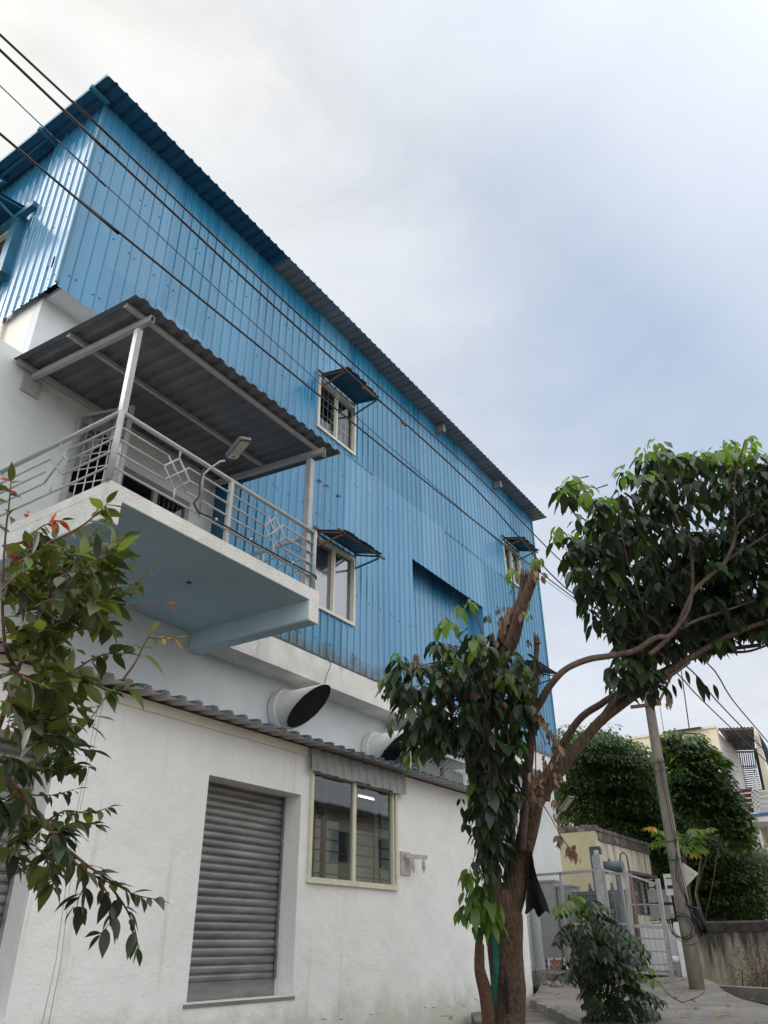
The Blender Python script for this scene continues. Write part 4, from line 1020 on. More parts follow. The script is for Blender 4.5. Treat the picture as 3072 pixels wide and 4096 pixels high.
for k in range(5):
    c = Vector((15.03, 3.93+rnd.uniform(-.05, .05), 1.86+rnd.uniform(-.04, .03))); ra = rnd.uniform(.16, .22); rb = rnd.uniform(.15, .2)
    mb.tube([c+Vector((.02*math.sin(a), ra*math.cos(a/16*6.283), rb*math.sin(a/16*6.283))) for a in range(17)], .006, 5)
mb.build('coil', 'cable', coil)
mb = MB()
for k in range(12):
    x = 15.02+rnd.uniform(-.03, .03); a = rnd.uniform(-.1, .1)
    mb.tube([(x, 3.80, 2.2+a*.4), (x, 3.68+a, 2.12), (x, 3.60+a*.6, 1.92), (x, 3.56+a*.6, 1.76), (x, 3.63, 1.8+a), (x, 3.76, 2.15)], .012, 5)
mb.build('cable_bundle', 'cable', coil)
sg = thing('diamond_sign', (15.34, 3.8, 2.66), 'white diamond-shaped plate fixed behind the concrete pole', 'sign')
mb = MB(); c = Vector((15.34, 3.82, 2.66)); D4 = [c+Vector((0, .24, -.03)), c+Vector((0, -.02, .19)), c+Vector((0, -.245, .01)), c+Vector((0, .0, -.19))]
mb.face(D4); mb.face([p+Vector((.006, 0, 0)) for p in reversed(D4)])
for a, b in zip(D4, D4[1:]+D4[:1]): mb.face([a, b, b+Vector((.006, 0, 0)), a+Vector((.006, 0, 0))])
mb.build('sign_plate', 'sign', sg)
def textobj(s, size, loc, rot, m, parent, name):
    cu = bpy.data.curves.new(name, 'FONT'); cu.body = s; cu.size = size; cu.align_x = 'CENTER'; cu.align_y = 'CENTER'; cu.extrude = .001
    tmp = bpy.data.objects.new(name, cu); col.objects.link(tmp)
    dg = bpy.context.evaluated_depsgraph_get(); me = bpy.data.meshes.new_from_object(tmp.evaluated_get(dg)); bpy.data.objects.remove(tmp)
    ob = bpy.data.objects.new(name, me); col.objects.link(ob); me.materials.clear(); me.materials.append(M[m]); ob.parent = parent
    ob.location = Vector(loc)-ORG[parent.name]; ob.rotation_euler = rot; return ob
textobj('SR', .12, (15.334, 3.70, 2.67), (R(90), R(20), R(-90)), 'sign_mark', sg, 'sign_letters')

# ================================================================== FENCED TRANSFORMER YARD
XF = 16.0
fen = thing('mesh_fence', (16, 6.4, .95), 'grey steel framed wire mesh fence between the annex and the thick grey gate post', 'fence')
mb = MB()
mb.bar((XF, 8.1, 2.80), (XF, 5.68, 2.86), .045); mb.bar((XF, 8.1, 1.16), (XF, 5.68, 1.12), .045)
for y in (8.08, 7.08, 6.37): mb.bar((XF, y, .9), (XF, y, 2.84), .045)
mb.bar((XF, 6.37, 1.95), (XF, 5.68, 1.95), .035)
mb.build('fence_frame', 'galv', fen)
mb = MB()
y0, y1, z0, z1 = 6.4, 8.06, 1.16, 2.80; s = .085
k = -(z1-z0)
def clipdiag(c, sgn):
    pts = []
    for (ya, za) in ((y0, sgn*(y0-c)), (y1, sgn*(y1-c))): pts.append([ya, za+z0])
    return pts
c = y0-(z1-z0)
while c < y1+(z1-z0):
    for sgn in (1, -1):
        # z = z0 + sgn*(y-c) (sgn -1 uses mirrored offset)
        ya, yb = (c, c+(z1-z0)) if sgn == 1 else (c, c-(z1-z0))
        A_ = [ya, z0]; B_ = [yb, z1]
        lo, hi = (A_, B_) if ya < yb else (B_, A_)
        if hi[0] <= y0 or lo[0] >= y1: continue
        def at(y): t_ = (y-lo[0])/(hi[0]-lo[0]); return lo[1]+(hi[1]-lo[1])*t_
        a = max(lo[0], y0); b = min(hi[0], y1)
        mb.tube([(XF, a, at(a)), (XF, b, at(b))], .0028, 3, caps=False)
    c += s
mb.build('chain_link', 'wire_mesh', fen)
mb = MB()
y = 5.70
while y < 6.36: mb.bar((XF, y, 1.13), (XF, y, 2.83), .0038); y += .045
z = 1.15
while z < 2.84: mb.bar((XF, 5.69, z), (XF, 6.36, z), .0038); z += .045
mb.build('grid_mesh', 'wire_mesh', fen)
gt = thing('mesh_gate', (16, 5.1, .9), 'tall open steel mesh gate leaf with hexagonal wire, next to the low white wall', 'gate')
mb = MB(); P3t, P3b = Vector((16, 4.48, 2.66)), Vector((16, 4.50, .98)); P2t = Vector((15.95, 5.04, 2.82)); P2b = Vector((15.95, 5.10, 1.05))
mb.bar(P3t, P3b+Vector((0, 0, -.1)), .07); mb.bar(P2t, P2b, .07); mb.bar(P2t+Vector((0, 0, -.05)), P3t+Vector((0, 0, -.1)), .04); mb.bar(P2b+Vector((0, 0, .12)), P3b+Vector((0, 0, .16)), .05); mb.bar((15.97, 5.06, 1.9), (15.99, 4.5, 1.86), .05)
for z in (1.3, 1.5, 1.7, 2.25): mb.bar((15.97, 5.06, z), (15.99, 4.5, z-.02), .022)
mb.build('gate_frame', 'galv', gt)
mb = MB(); hexmesh(mb, (15.96, 4.56, 1.14), (0, 1, 0), (0, 0, 1), .45, 1.5, .036, .0036)
for y in (4.6, 4.7, 4.8, 4.9): mb.bar((15.985, y, 1.15), (15.985, y, 2.6), .006)
mb.build('gate_mesh', 'wire_mesh', gt)
gt2 = thing('mesh_gate', (16.2, 5.4, .9), 'steel mesh gate leaf folded inward between the two grey gate posts', 'gate')
mb = MB(); Q1, Q2 = Vector((16.02, 5.50, 0)), Vector((16.75, 5.42, 0))
z_ = lambda p, z: Vector((p.x, p.y, z))
mb.bar(z_(Q1, 2.86), z_(Q2, 2.82), .04); mb.bar(z_(Q1, 1.15), z_(Q2, 1.15), .04); mb.bar(z_(Q1, 1.95), z_(Q2, 1.95), .04); mb.bar(z_(Q2, 1.1), z_(Q2, 2.84), .05); mb.bar(z_(Q1, 1.1), z_(Q1, 2.88), .05)
mb.build('gate_frame', 'galv', gt2)
mb = MB(); hexmesh(mb, z_(Q1, 1.18), (Q2-Q1).normalized(), (0, 0, 1), .7, 1.62, .038, .0036); mb.build('gate_mesh', 'wire_mesh', gt2)
mb = MB(); mb.box((16.02, 5.12, 1.1), (16.05, 5.40, 2.8)); 
mb = MB()
y = 5.13
while y < 5.42: mb.bar((16.1, y, 1.13), (16.1, y, 2.76), .0038); y += .04
z = 1.15
while z < 2.76: mb.bar((16.1, 5.12, z), (16.1, 5.42, z), .0038); z += .04
mb.bar((16.1, 5.1, 2.78), (16.1, 5.44, 2.8), .04); mb.build('grid_mesh', 'wire_mesh', gt2)
mb = MB(); mb.box((15.93, 5.50, .8), (16.07, 5.66, 3.12)); mb.box((15.95, 5.52, 3.12), (16.05, 5.64, 3.14))
tag(mb.build('gate_post', 'galv', loc=(16, 5.58, .8)), 'thick grey gate post taller than the mesh fence', 'post')
# cabinets and transformer
cb = thing('meter_cabinet', (18.5, 7.7, 1.1), 'tall pale grey electrical cabinet behind the chain link fence', 'electrical cabinet')
mb = MB(); mb.box((18.4, 7.5, 1.35), (18.9, 7.92, 2.86)); mb.box((18.37, 7.47, 2.86), (18.93, 7.95, 2.90)); mb.build('cabinet_body', 'cabinet', cb)
mb = MB(); mb.box((18.385, 7.53, 1.75), (18.398, 7.89, 2.8)); mb.box((18.385, 7.62, 1.44), (18.397, 7.8, 1.68)); mb.build('cabinet_door', 'cabinet', cb)
mb = MB()
for y in (7.5, 7.88): mb.bar((18.42, y, 1.0), (18.42, y, 1.35), .04); mb.bar((18.88, y, 1.0), (18.88, y, 1.35), .04)
build_each(mb, 'cabinet_stand', 'black', cb)
cb2 = thing('meter_cabinet', (18.5, 7.2, 1.1), 'shorter grey cabinet with two oval glazed slots', 'electrical cabinet')
mb = MB(); mb.box((18.45, 7.1, 1.2), (18.9, 7.46, 2.74)); mb.box((18.42, 7.06, 2.74), (18.93, 7.49, 2.78)); mb.build('cabinet_body', 'cabinet', cb2)
mb = MB()
for y in (7.2, 7.34):
    mb.face([(18.445, y+.035*math.cos(a/14*6.283), 2.45+.17*math.sin(a/14*6.283)) for a in range(14)])
build_each(mb, 'viewing_slot', 'black', cb2)
tf = thing('transformer', (18.5, 6.5, 1.0), 'dark electrical transformer topped by a blue grey oil tank', 'transformer')
mb = MB(); mb.box((18.3, 5.9, 1.0), (19.1, 7.0, 2.55)); mb.box((18.25, 5.85, 2.55), (19.15, 7.05, 2.63))
for k in range(12): mb.box((18.1, 5.95+k*.09, 1.3), (18.3, 5.965+k*.09, 2.4))
mb.build('tank_body', 'tank', tf)
mb = MB(); mb.tube([(18.4, 6.45, 3.1), (18.4, 6.44, 3.1), (18.4, 5.86, 3.08), (18.4, 5.85, 3.08)], [.10, .13, .13, .10], 18); mb.tube([(18.4, 6.15, 3.2), (18.4, 6.15, 3.27)], .025, 8); mb.build('oil_conservator', 'tank', tf)
mb = MB(); mb.bar((18.4, 6.52, 2.6), (18.4, 6.52, 3.5), .08); mb.bar((18.4, 6.56, 3.5), (18.4, 6.32, 3.5), .07); mb.bar((18.4, 6.33, 3.5), (18.4, 6.33, 3.36), .06); mb.bar((18.4, 6.02, 2.6), (18.4, 6.02, 3.0), .06); mb.build('tank_bracket', 'tank', tf)
mb = MB(); mb.tube([(18.4, 5.9, 3.2), (18.4, 5.88, 3.34), (18.4, 5.80, 3.38), (18.4, 5.74, 3.3), (18.4, 5.73, 3.0)], .018, 7); mb.build('breather_pipe', 'tank', tf)
mb = MB()
for y in (6.2, 6.45, 6.7): mb.tube([(18.5, y, 2.63), (18.5, y, 2.68), (18.5, y, 2.7), (18.5, y, 2.78), (18.5, y, 2.8)], [.05, .05, .03, .03, .015], 8)
mb.build('bushing', 'rust', tf)
mb = MB(); mb.tube([(18.2, 5.68, .9), (18.2, 5.68, 2.95)], .05, 10); tag(mb.build('steel_pipe_post', 'rust', loc=(18.2, 5.68, .9)), 'rusty pipe standing beside the blue grey oil tank', 'pipe')
ntb = thing('notice_board', (19.5, 5.1, 1.0), 'white notice board standing behind the mesh gate', 'notice board')
mb = MB(); mb.box((19.5, 4.98, 2.55), (19.52, 5.32, 2.98)); mb.build('board', 'sign', ntb)
mb = MB(); mb.box((19.495, 5.03, 2.88), (19.499, 5.28, 2.90)); mb.box((19.495, 5.03, 2.68), (19.499, 5.07, 2.76)); mb.box((19.495, 5.11, 2.68), (19.499, 5.27, 2.75)); mb.build('board_writing', 'black', ntb)
mb = MB(); mb.bar((19.53, 5.15, .9), (19.53, 5.15, 2.9), .04); mb.build('board_post', 'galv', ntb)
# distribution boxes seen through the gate
db = thing('distribution_box', (19.6, 5.5, 1.2), 'stacked grey switch boxes with small labels seen through the gate mesh', 'switch box')
mb = MB()
for z in (1.75, 2.1, 2.42): mb.box((19.55, 5.3, z), (19.8, 5.75, z+.26))
build_each(mb, 'switch_box', 'cabinet', db)
mb = MB(); mb.bar((19.7, 5.35, .9), (19.7, 5.35, 1.9), .05); mb.bar((19.7, 5.7, .9), (19.7, 5.7, 1.9), .05)
for z in (1.72, 2.07, 2.4, 2.72): mb.bar((19.53, 5.28, z), (19.53, 5.78, z), .025)
mb.build('box_stand', 'black', db)
# bricks and rubble
rnd = random.Random(8)
bk = thing('brick_pile', (18.2, 7.5, 1.0), 'orange bricks piled under the tall grey cabinet', 'bricks')
for k in range(3):
    mb = MB(); z = 1.0+k*.11; mb.box((18.3, 7.56-.02*k, z), (18.5, 7.80-.03*k, z+.1)); mb.build('brick', 'brick', bk)
for k in range(9):
    x = 15.5+rnd.uniform(-.35, .3); y = rnd.uniform(6.0, 7.4); s = rnd.uniform(.05, .11)
    mb = MB(); n = 7
    rows = [[(x+s*rr*math.cos(a/n*6.283)*(1+.3*noise.noise(Vector((k, a, rr)))), y+s*rr*math.sin(a/n*6.283), drive_z(x, y)+s*h-.01) for a in range(n)] for rr, h in ((.9, 0), (1.1, .35), (.8, .8), (.2, 1.0))]
    mb.grid(rows, 0, False, True); tag(mb.build('rubble_stone', 'stone', loc=(x, y, 1)), 'small loose stone lying on the drive before the chain link fence', 'stone', 'loose stones by the fence')
mb = MB()
for k in range(30):
    t_ = k/29
mb.grid([[(15.72+.06*noise.noise(Vector((y*2, 0, 0))), y, .9) , (15.78+.08*noise.noise(Vector((y*2, 3, 0))), y, 1.13+.02*noise.noise(Vector((y*3, 1, 0)))), (16.6, y, 1.12), (19.4, y, 1.12)] for y in [5.2+i*.2 for i in range(15)]], 0, False)
tag(mb.build('yard_plinth', 'concrete_dark'), kind='structure')

# ================================================================== YELLOW ROOM
yb_ = thing('yellow_room', (24, 8.33, .9), 'small yellow flat roofed outbuilding with a mouldy parapet behind the transformer', 'building')
mb = MB(); mb.box((24, 8.335, .5), (24.2, 13, 4.55)); mb.build('front_wall', 'yellow', yb_)
mb = MB(); wall_holes(mb, 1, 8.33, .2, 24.003, 29.2, .5, 4.3, [(26.2, 28.4, 2.4, 3.45)]); mb.box((29.0, 8.531, .5), (29.2, 13, 4.3)); mb.build('side_wall', 'old_white', yb_)
mb = MB(); mb.box((24.001, 8.29, 4.551), (24.25, 13, 4.72)); mb.box((24.251, 8.29, 4.3), (29.25, 8.55, 4.6)); mb.box((23.998, 8.27, 4.56), (29.27, 8.288, 4.66)); mb.box((24.25, 8.6, 4.25), (29.2, 13, 4.35)); mb.build('parapet', 'mould', yb_)
mb = MB(); mb.box((26.0, 8.0, 3.5), (28.6, 8.32, 3.58)); mb.build('window_hood', 'mould', yb_)
mb = MB()
for a, b in (((26.2, 8.34, 2.4), (26.3, 8.42, 3.45)), ((28.3, 8.34, 2.4), (28.4, 8.42, 3.45)), ((26.3, 8.34, 3.38), (28.3, 8.42, 3.45)), ((26.3, 8.34, 2.4), (28.3, 8.42, 2.46))): mb.box(a, b)
wy = mb.build('window', 'black', yb_)
mb = MB(); mb.box((26.3, 8.5, 2.46), (28.3, 8.51, 3.38)); mb.build('room_interior', 'dark', wy)
mb = MB(); h_ = Vector((28.35, 8.3, 0)); g_ = Vector((27.9, 7.55, 0))
for p, q in ((z_(h_, 2.45), z_(g_, 2.45)), (z_(h_, 3.42), z_(g_, 3.42)), (z_(g_, 2.45), z_(g_, 3.42)), (z_(h_, 2.45), z_(h_, 3.42))): mb.bar(p, q, .06)
mb.build('open_casement', 'black', yb_)

# low white wall with drain pipe, block wall, kerb
lw = thing('low_white_wall', (18.6, 5.0, .9), 'low white painted wall stub beside the concrete pole', 'wall')
mb = MB(); mb.box((18.6, 4.84, .7), (18.85, 5.02, 2.0)); mb.box((18.9, 5.0, .7), (19.05, 5.9, 1.98)); mb.build('wall', 'white_paint', lw)
mb = MB(); mb.tube([(18.7, 5.25, 1.32), (18.7, 5.02, 1.32)], .07, 12); mb.tube([(18.65, 4.83, 1.30), (18.6, 4.76, 1.28), (18.6, 4.72, 1.0)], .06, 12); mb.build('drain_pipe', 'white_paint', lw)
mb = MB(); mb.box((17.6, 4.86, .7), (18.5, 5.3, 1.0)); tag(mb.build('step', 'concrete_dark'), kind='structure')
bw = thing('block_wall', (19.6, 3, .8), 'low blockwork boundary wall streaked with black mould right of the pole', 'wall')
mb = MB(); mb.box((19.6, -6, .5), (19.8, 4.92, 1.82))
for z in (.95, 1.25, 1.55): pass
mb.build('wall', 'block', bw)
mb = MB()
rnd = random.Random(6); y = -6
mb.box((19.585, -6, 1.82), (19.815, 4.92, 1.99))
mb.build('mouldy_coping', 'block_top', bw)
mb = MB(); k0 = on(705, 987, 2, .92); k1 = on(767.4, 991, 2, .92); dirk = (k1-k0).normalized()
mb.bar(k0-dirk*.1+Vector((0, 0, -.06)), k1+dirk*6+Vector((0, 0, -.06)), .28, .2); tag(mb.build('kerb', 'concrete'), kind='structure')
mb = MB(); rnd = random.Random(12)
for k in range(2600):
    u = rnd.uniform(728, 860); v = rnd.uniform(990, 1016); p = on(u, v, 2, .70)
    if p.x > 18 or p.x < 8 or (u-728) < (1008-v)*1.0: continue
    h = rnd.uniform(.03, .08); a = rnd.uniform(0, 6.28); w = .007; g0 = gz(p.x, p.y)-.03
    mb.face([(p.x-w*math.cos(a), p.y-w*math.sin(a), g0), (p.x+w*math.cos(a), p.y+w*math.sin(a), g0), (p.x+rnd.uniform(-.03, .03), p.y+rnd.uniform(-.03, .03), g0+h+.05)])
tag(mb.build('grass', 'grass'), kind='stuff')
ds = thing('dry_shrub', (18.6, 3.2, .8), 'tangle of dry brown stems against the mouldy block wall', 'shrub')
mb = MB(); rnd = random.Random(5)
for k in range(170):
    p = Vector((18.9+rnd.uniform(-.5, .5), rnd.uniform(1.6, 4.0), .75)); d = Vector((rnd.uniform(-.4, .4), rnd.uniform(-.6, .6), 1)).normalized()
    pts = [p]; L = rnd.uniform(.4, 1.0)
    for q in range(5): d = (d+Vector((rnd.uniform(-.4, .4), rnd.uniform(-.4, .4), rnd.uniform(-.5, .1)))).normalized(); p = p+d*L/5; pts.append(p)
    mb.tube(pts, [.008, .007, .006, .005, .004, .003], 3, caps=False)
mb.build('stems', 'dry', ds)
mb = MB()
for k in range(900):
    p = Vector((18.9+rnd.uniform(-.5, .5), rnd.uniform(1.6, 4.0), rnd.uniform(.85, 1.6))); leaf(mb, p, (rnd.uniform(-1, 1), rnd.uniform(-1, 1), rnd.uniform(-1, .4)), (0, 0, 1), .07, .03, seg=3, mi=0 if rnd.random() < .7 else 1)
mb.build('foliage', ['leaf_brown', 'bg_dark'], ds)

# ================================================================== FAR HOUSE
fh = thing('far_house', (42, 8, .8), 'cream and white house with tin canopy, maroon stair panels and balcony rail behind the trees', 'house')
YS = 7.6
mb = MB(); wall_holes(mb, 0, 42, .3, YS, 30, .5, 11.1, [(12.3, 13.4, 10.1, 10.6)]); mb.box((41.95, YS, 11.1), (42.35, 30, 11.22)); mb.build('front_wall', 'far_cream', fh)
mb = MB(); mb.box((42.301, YS, .5), (47.2, YS+.25, 10.9)); mb.box((42.3, 12, 10.0), (43.5, 13.6, 10.7)); mb.build('side_wall', 'far_white', fh)
def P7(x, y): return (500+.16155*x, 675+.16155*y)
mb = MB(); mb.box((41.8, 8.3, 11.15), (43.2, 10.2, 11.22)); mb.bar((42.0, 8.4, 10.9), (42.0, 10.1, 11.2), .06); mb.build('roof_sheet', 'black', fh)
# tin canopy
a, b, c_, d_ = on(*P7(1350, 332), 0, 42.2), on(*P7(1570, 325), 0, 42.2), on(*P7(1580, 468), 0, 46.4), on(*P7(1450, 470), 0, 46.4)
u_ = (b-a); mb = MB(); nn = 20; rows = []
top = [a.lerp(b, k/nn)+Vector((0, 0, .05*(k % 2))) for k in range(nn+1)]; bot = [d_.lerp(c_, k/nn)+Vector((0, 0, .05*(k % 2))) for k in range(nn+1)]
mb.grid([top, bot], 0, False); mb.build('tin_canopy', 'grey_sheet_dark', fh)
mb = MB()
for s in (.0, .5, 1): mb.bar(a.lerp(d_, s)+Vector((0, 0, -.06)), b.lerp(c_, s)+Vector((0, 0, -.06)), .07)
build_each(mb, 'canopy_beam', 'rust', fh)
# stair tower post and dark edge
def slab(pts7, x, th, m, name, par=fh):
    P = [on(*P7(*q), 0, x) for q in pts7]; mb = MB(); mb.face(P); Q = [p+Vector((th, 0, 0)) for p in P]; mb.face(Q[::-1])
    for i in range(len(P)):
        j = (i+1) % len(P); mb.face([P[i], P[j], Q[j], Q[i]])
    return mb.build(name, m, par)
slab([(1568, 345), (1590, 345), (1700, 800), (1659, 800)], 43.5, .4, 'far_cream', 'post')
slab([(1592, 350), (1640, 430), (1760, 700), (1700, 700)], 44.2, .6, 'navy', 'dark_panel')
slab([(1485, 708), (1560, 700), (1572, 850), (1480, 850)], 44.3, .1, 'maroon', 'stair_panel')
slab([(1560, 705), (1659, 700), (1680, 850), (1572, 850)], 47.2, .2, 'far_white', 'stair_back')
slab([(1500, 865), (1700, 845), (1700, 862), (1500, 885)], 43.0, 4, 'blue_band', 'blue_slab_edge')
slab([(1495, 887), (1700, 864), (1700, 905), (1495, 910)], 43.05, 4, 'far_white', 'balcony_slab')
slab([(1540, 912), (1600, 910), (1659, 1100), (1600, 1090)], 47.5, .2, 'far_white', 'lower_wall')
slab([(1550, 912), (1570, 912), (1620, 1065), (1596, 1062)], 47.0, .1, 'black', 'louvre_window')
slab([(1600, 908), (1720, 905), (1760, 1150), (1640, 1060)], 45.5, .4, 'old_white', 'curved_wall')
for y_ in (1180, 1213, 1246, 1279, 1312): slab([(1560, y_), (1720, y_-8), (1720, y_+20), (1565, y_+28)], 46.0, .3, 'maroon', 'maroon_step')
slab([(1560, 1340), (1720, 1330), (1720, 1540), (1560, 1540)], 46.2, .3, 'far_cream', 'lower_wall')
slab([(1560, 1050), (1740, 1100), (1740, 1335), (1560, 1335)], 46.6, .3, 'far_white', 'lower_wall')
mb = MB()
r7 = lambda x, y, X_=43.0: on(*P7(x, y), 0, X_)
for (x1, y1), (x2, y2) in (((1455, 740), (1659, 715)), ((1480, 768), (1700, 745)), ((1490, 795), (1700, 778)), ((1500, 822), (1700, 808)), ((1575, 590), (1560, 740)), ((1575, 590), (1605, 845)), ((1560, 740), (1580, 850)), ((1590, 640), (1600, 720))): mb.bar(r7(x1, y1), r7(x2, y2), .06)
mb.build('balcony_rail', 'bar_white', fh)
mb = MB()
for k in range(9):
    x = 1468+k*13; mb.bar(r7(x, 470, 46.8), r7(x+14, 575, 46.8), .05)
for k in range(11): mb.bar(r7(1478+k*2, 570+k*13, 46.8), r7(1585+k*3, 562+k*13, 46.8), .05)
mb.bar(r7(1580, 455, 46.5), r7(1635, 710, 46.5), .16)
mb.build('stair_grille', 'black', fh)
# wall behind the tree foot
mb = MB(); mb.box((23, 3.2, .6), (23.2, 6.4, 2.1)); tag(mb.build('boundary_wall', 'concrete_dark', loc=(23, 5, .6)), 'plain grey boundary wall in the shade under the dark trees', 'wall')  # whitish wall given dark concrete, so the shade is in its colour
gr = thing('iron_railing', (23, 3, 2.0), 'low black spiked iron railing at the right edge behind the block wall', 'railing')
mb = MB()
for k in range(24): y = 3.1-k*.12; mb.bar((22.6, y, 1.6), (22.6, y, 2.45), .02)
mb.bar((22.6, 3.2, 2.3), (22.6, .2, 2.3), .03); mb.bar((22.6, 3.2, 1.8), (22.6, .2, 1.8), .03); mb.build('bars', 'black', gr)
oh = thing('opposite_house', (24, -9, 0), 'cream two storey house across the street mirrored in the shop window panes', 'house')
mb = MB(); HW = [(17+4*k, 18.6+4*k, zz, zz+1.3) for k in range(7) for zz in (1.6, 4.8)]
wall_holes(mb, 1, -9.2, .2, 15, 45, -.2, 7.0, HW); mb.box((15, -15, -.2), (15.2, -9.21, 7.0)); mb.box((44.8, -15, -.2), (45, -9.21, 7.0)); mb.build('wall', 'far_cream', oh)
for hw in HW:
    mb = MB(); mb.box((hw[0], -9.3, hw[2]), (hw[1], -9.15, hw[3])); fr_ = mb.build('window', 'bar_dark', oh)
mb = MB(); corrugated(mb, (14.6, -8.3, 6.95), (1, 0, 0), (0, -1, .18), 31, 7.2, pitch=.25, h=.05, mt=0, mbm=0); mb.build('roof', 'grey_sheet', oh)

# ================================================================== BACKGROUND TREES
def bg_tree(name, label, cat, poly, depth, dd, n, lsz, clus, mats, weights, trunk, seed, flat=.35, lightband=None, aspect=.42, R0=.45, seg=2, shelf=0, hole=-.9, limbs=26):
    rnd = random.Random(seed)
    root = thing(name, trunk[0], label, cat)
    mb = MB()
    ymin = min(p[1] for p in poly); ymax = max(p[1] for p in poly)
    P = sample_poly(rnd, poly, n, 0)
    for u, v in P:
        t_ = depth+rnd.uniform(-dd, dd)
        c = dep(u, v, t_)
        if noise.noise(Vector((c.x*.9, c.y*.9, c.z*1.1))) < hole: continue
        if shelf:
            ph = 1.5*noise.noise(Vector((c.x*.35, c.y*.35, 3)))
            if rnd.random() < .55: c.z = (round((c.z+ph)/shelf)*shelf)-ph+rnd.uniform(-.12, .12)
        # gather foliage into shelves
        top = (v-ymin)/(ymax-ymin)
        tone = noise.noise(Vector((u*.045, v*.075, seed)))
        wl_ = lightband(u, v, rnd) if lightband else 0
        for k in range(clus):
            a = rnd.uniform(0, 6.283); rr = R0*math.sqrt(rnd.random())
            d = Vector((math.cos(a), math.sin(a), rnd.uniform(-.5, .15)))
            q = c+Vector((math.cos(a)*rr, math.sin(a)*rr, -flat*rr*rr/R0+rnd.uniform(-.06, .06)))
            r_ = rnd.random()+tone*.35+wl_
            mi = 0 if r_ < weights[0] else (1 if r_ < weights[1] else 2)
            L = lsz*rnd.uniform(.7, 1.3)
            leaf(mb, q, d, Vector((rnd.uniform(-.5, .5), rnd.uniform(-.5, .5), 1)), L, L*aspect, droop=.8, fold=.15, mi=mi, seg=seg)
    mb.build('crown', mats, root)
    mb = MB(); base = Vector(trunk[0]); top_ = Vector(trunk[1])
    pts = [base.lerp(top_, k/6)+Vector((.12*math.sin(k*1.7), .12*math.cos(k*2.1), 0))*(k > 0) for k in range(7)]
    mb.tube(pts, [trunk[2]*(1-.1*k) for k in range(7)], 8)
    for u, v in P[::max(1, n//limbs)]:
        c = dep(u, v, depth); s = pts[rnd.randint(2, 5)]; m_ = s.lerp(c, .5)+Vector((0, 0, rnd.uniform(-.3, .2)))
        mb.tube([s, m_, c], [trunk[2]*.35, trunk[2]*.22, .02], 5)
    mb.build('trunk', 'bark_thin', root)
    return root
PA = [P7(*q) for q in ((340, 345), (420, 325), (500, 380), (600, 330), (690, 345), (760, 410), (880, 470), (960, 500), (1000, 640), (1060, 760), (1180, 850), (1300, 880), (1400, 960), (1500, 1040), (1640, 1110), (1659, 1240), (1600, 1330), (1660, 1480), (1560, 1500), (1640, 1440), (1560, 1520), (1450, 1500), (1340, 1530), (1180, 1480), (1010, 1470), (960, 1300), (930, 1110), (800, 1010), (600, 890), (480, 885), (360, 880), (340, 700), (330, 500))]
shelf = lambda u, v, r: .16*math.sin(v*.36+u*.05)+(.10 if v < 745 else 0)  # bands of lighter leaves put sky light on the shelf tops into colour
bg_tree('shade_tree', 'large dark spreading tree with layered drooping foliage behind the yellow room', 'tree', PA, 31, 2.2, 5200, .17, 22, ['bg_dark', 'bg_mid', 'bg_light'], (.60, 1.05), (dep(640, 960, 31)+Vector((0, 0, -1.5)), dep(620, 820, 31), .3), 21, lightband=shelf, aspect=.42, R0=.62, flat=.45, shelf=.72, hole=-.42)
PJ = [P7(*q) for q in ((1000, 500), (1020, 390), (1045, 325), (1100, 380), (1150, 410), (1180, 350), (1215, 360), (1250, 440), (1300, 430), (1330, 480), (1370, 500), (1400, 560), (1390, 620), (1430, 700), (1470, 760), (1490, 830), (1520, 900), (1540, 960), (1530, 1040), (1500, 1090), (1400, 980), (1280, 900), (1150, 860), (1060, 760), (1010, 640))]
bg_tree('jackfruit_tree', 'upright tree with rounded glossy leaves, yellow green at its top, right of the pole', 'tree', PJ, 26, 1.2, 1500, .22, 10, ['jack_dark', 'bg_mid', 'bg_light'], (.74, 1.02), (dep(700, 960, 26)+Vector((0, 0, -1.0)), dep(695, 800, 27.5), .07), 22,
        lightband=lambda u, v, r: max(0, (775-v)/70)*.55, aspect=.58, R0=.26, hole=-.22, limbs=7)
# papaya-like plant behind the pole
pp = thing('papaya_plant', dep(690, 940, 21)+Vector((0, 0, -.9)), 'bright green plant with lobed leaves and one orange leaf behind the pole', 'plant')
rnd = random.Random(30); mb = MB(); cc = dep(682, 838, 21)
for k in range(30):
    a = rnd.uniform(0, 6.283); L = rnd.uniform(.35, .85); d = Vector((math.cos(a)*.8, math.sin(a), rnd.uniform(-.5, .55))).normalized()
    e_ = cc+d*L; mb.tube([cc+Vector((0, 0, rnd.uniform(-.2, .1))), e_], .008, 3, mi=0, caps=False)
    mi = 1 if rnd.random() < .12 else 0
    for j in range(9):
        b_ = -1.9+j*.475; s_ = d.cross(Vector((0, 0, 1))).normalized(); dd_ = (d*math.cos(b_)+s_*math.sin(b_)+Vector((0, 0, -.25))).normalized()
        leaf(mb, e_, dd_, (rnd.uniform(-.3, .3), rnd.uniform(-.3, .3), 1), rnd.uniform(.26, .42)*(1-.25*abs(b_)/1.9), .10, droop=.6, mi=mi, seg=3)
oc = dep(694, 851, 20.6)
for j in range(9):
    a = j*.7; leaf(mb, oc, (math.cos(a), math.sin(a), -.5), (0, 0, 1), .28, .10, droop=.9, mi=1, seg=3)
mb.build('foliage', ['papaya', 'leaf_yellow'], pp)
mb = MB(); b0 = Vector(pp.location); mb.tube([b0, b0.lerp(cc, .5)+Vector((.1, 0, 0)), cc], [.08, .06, .04], 8); mb.build('stem', 'bark_thin', pp)

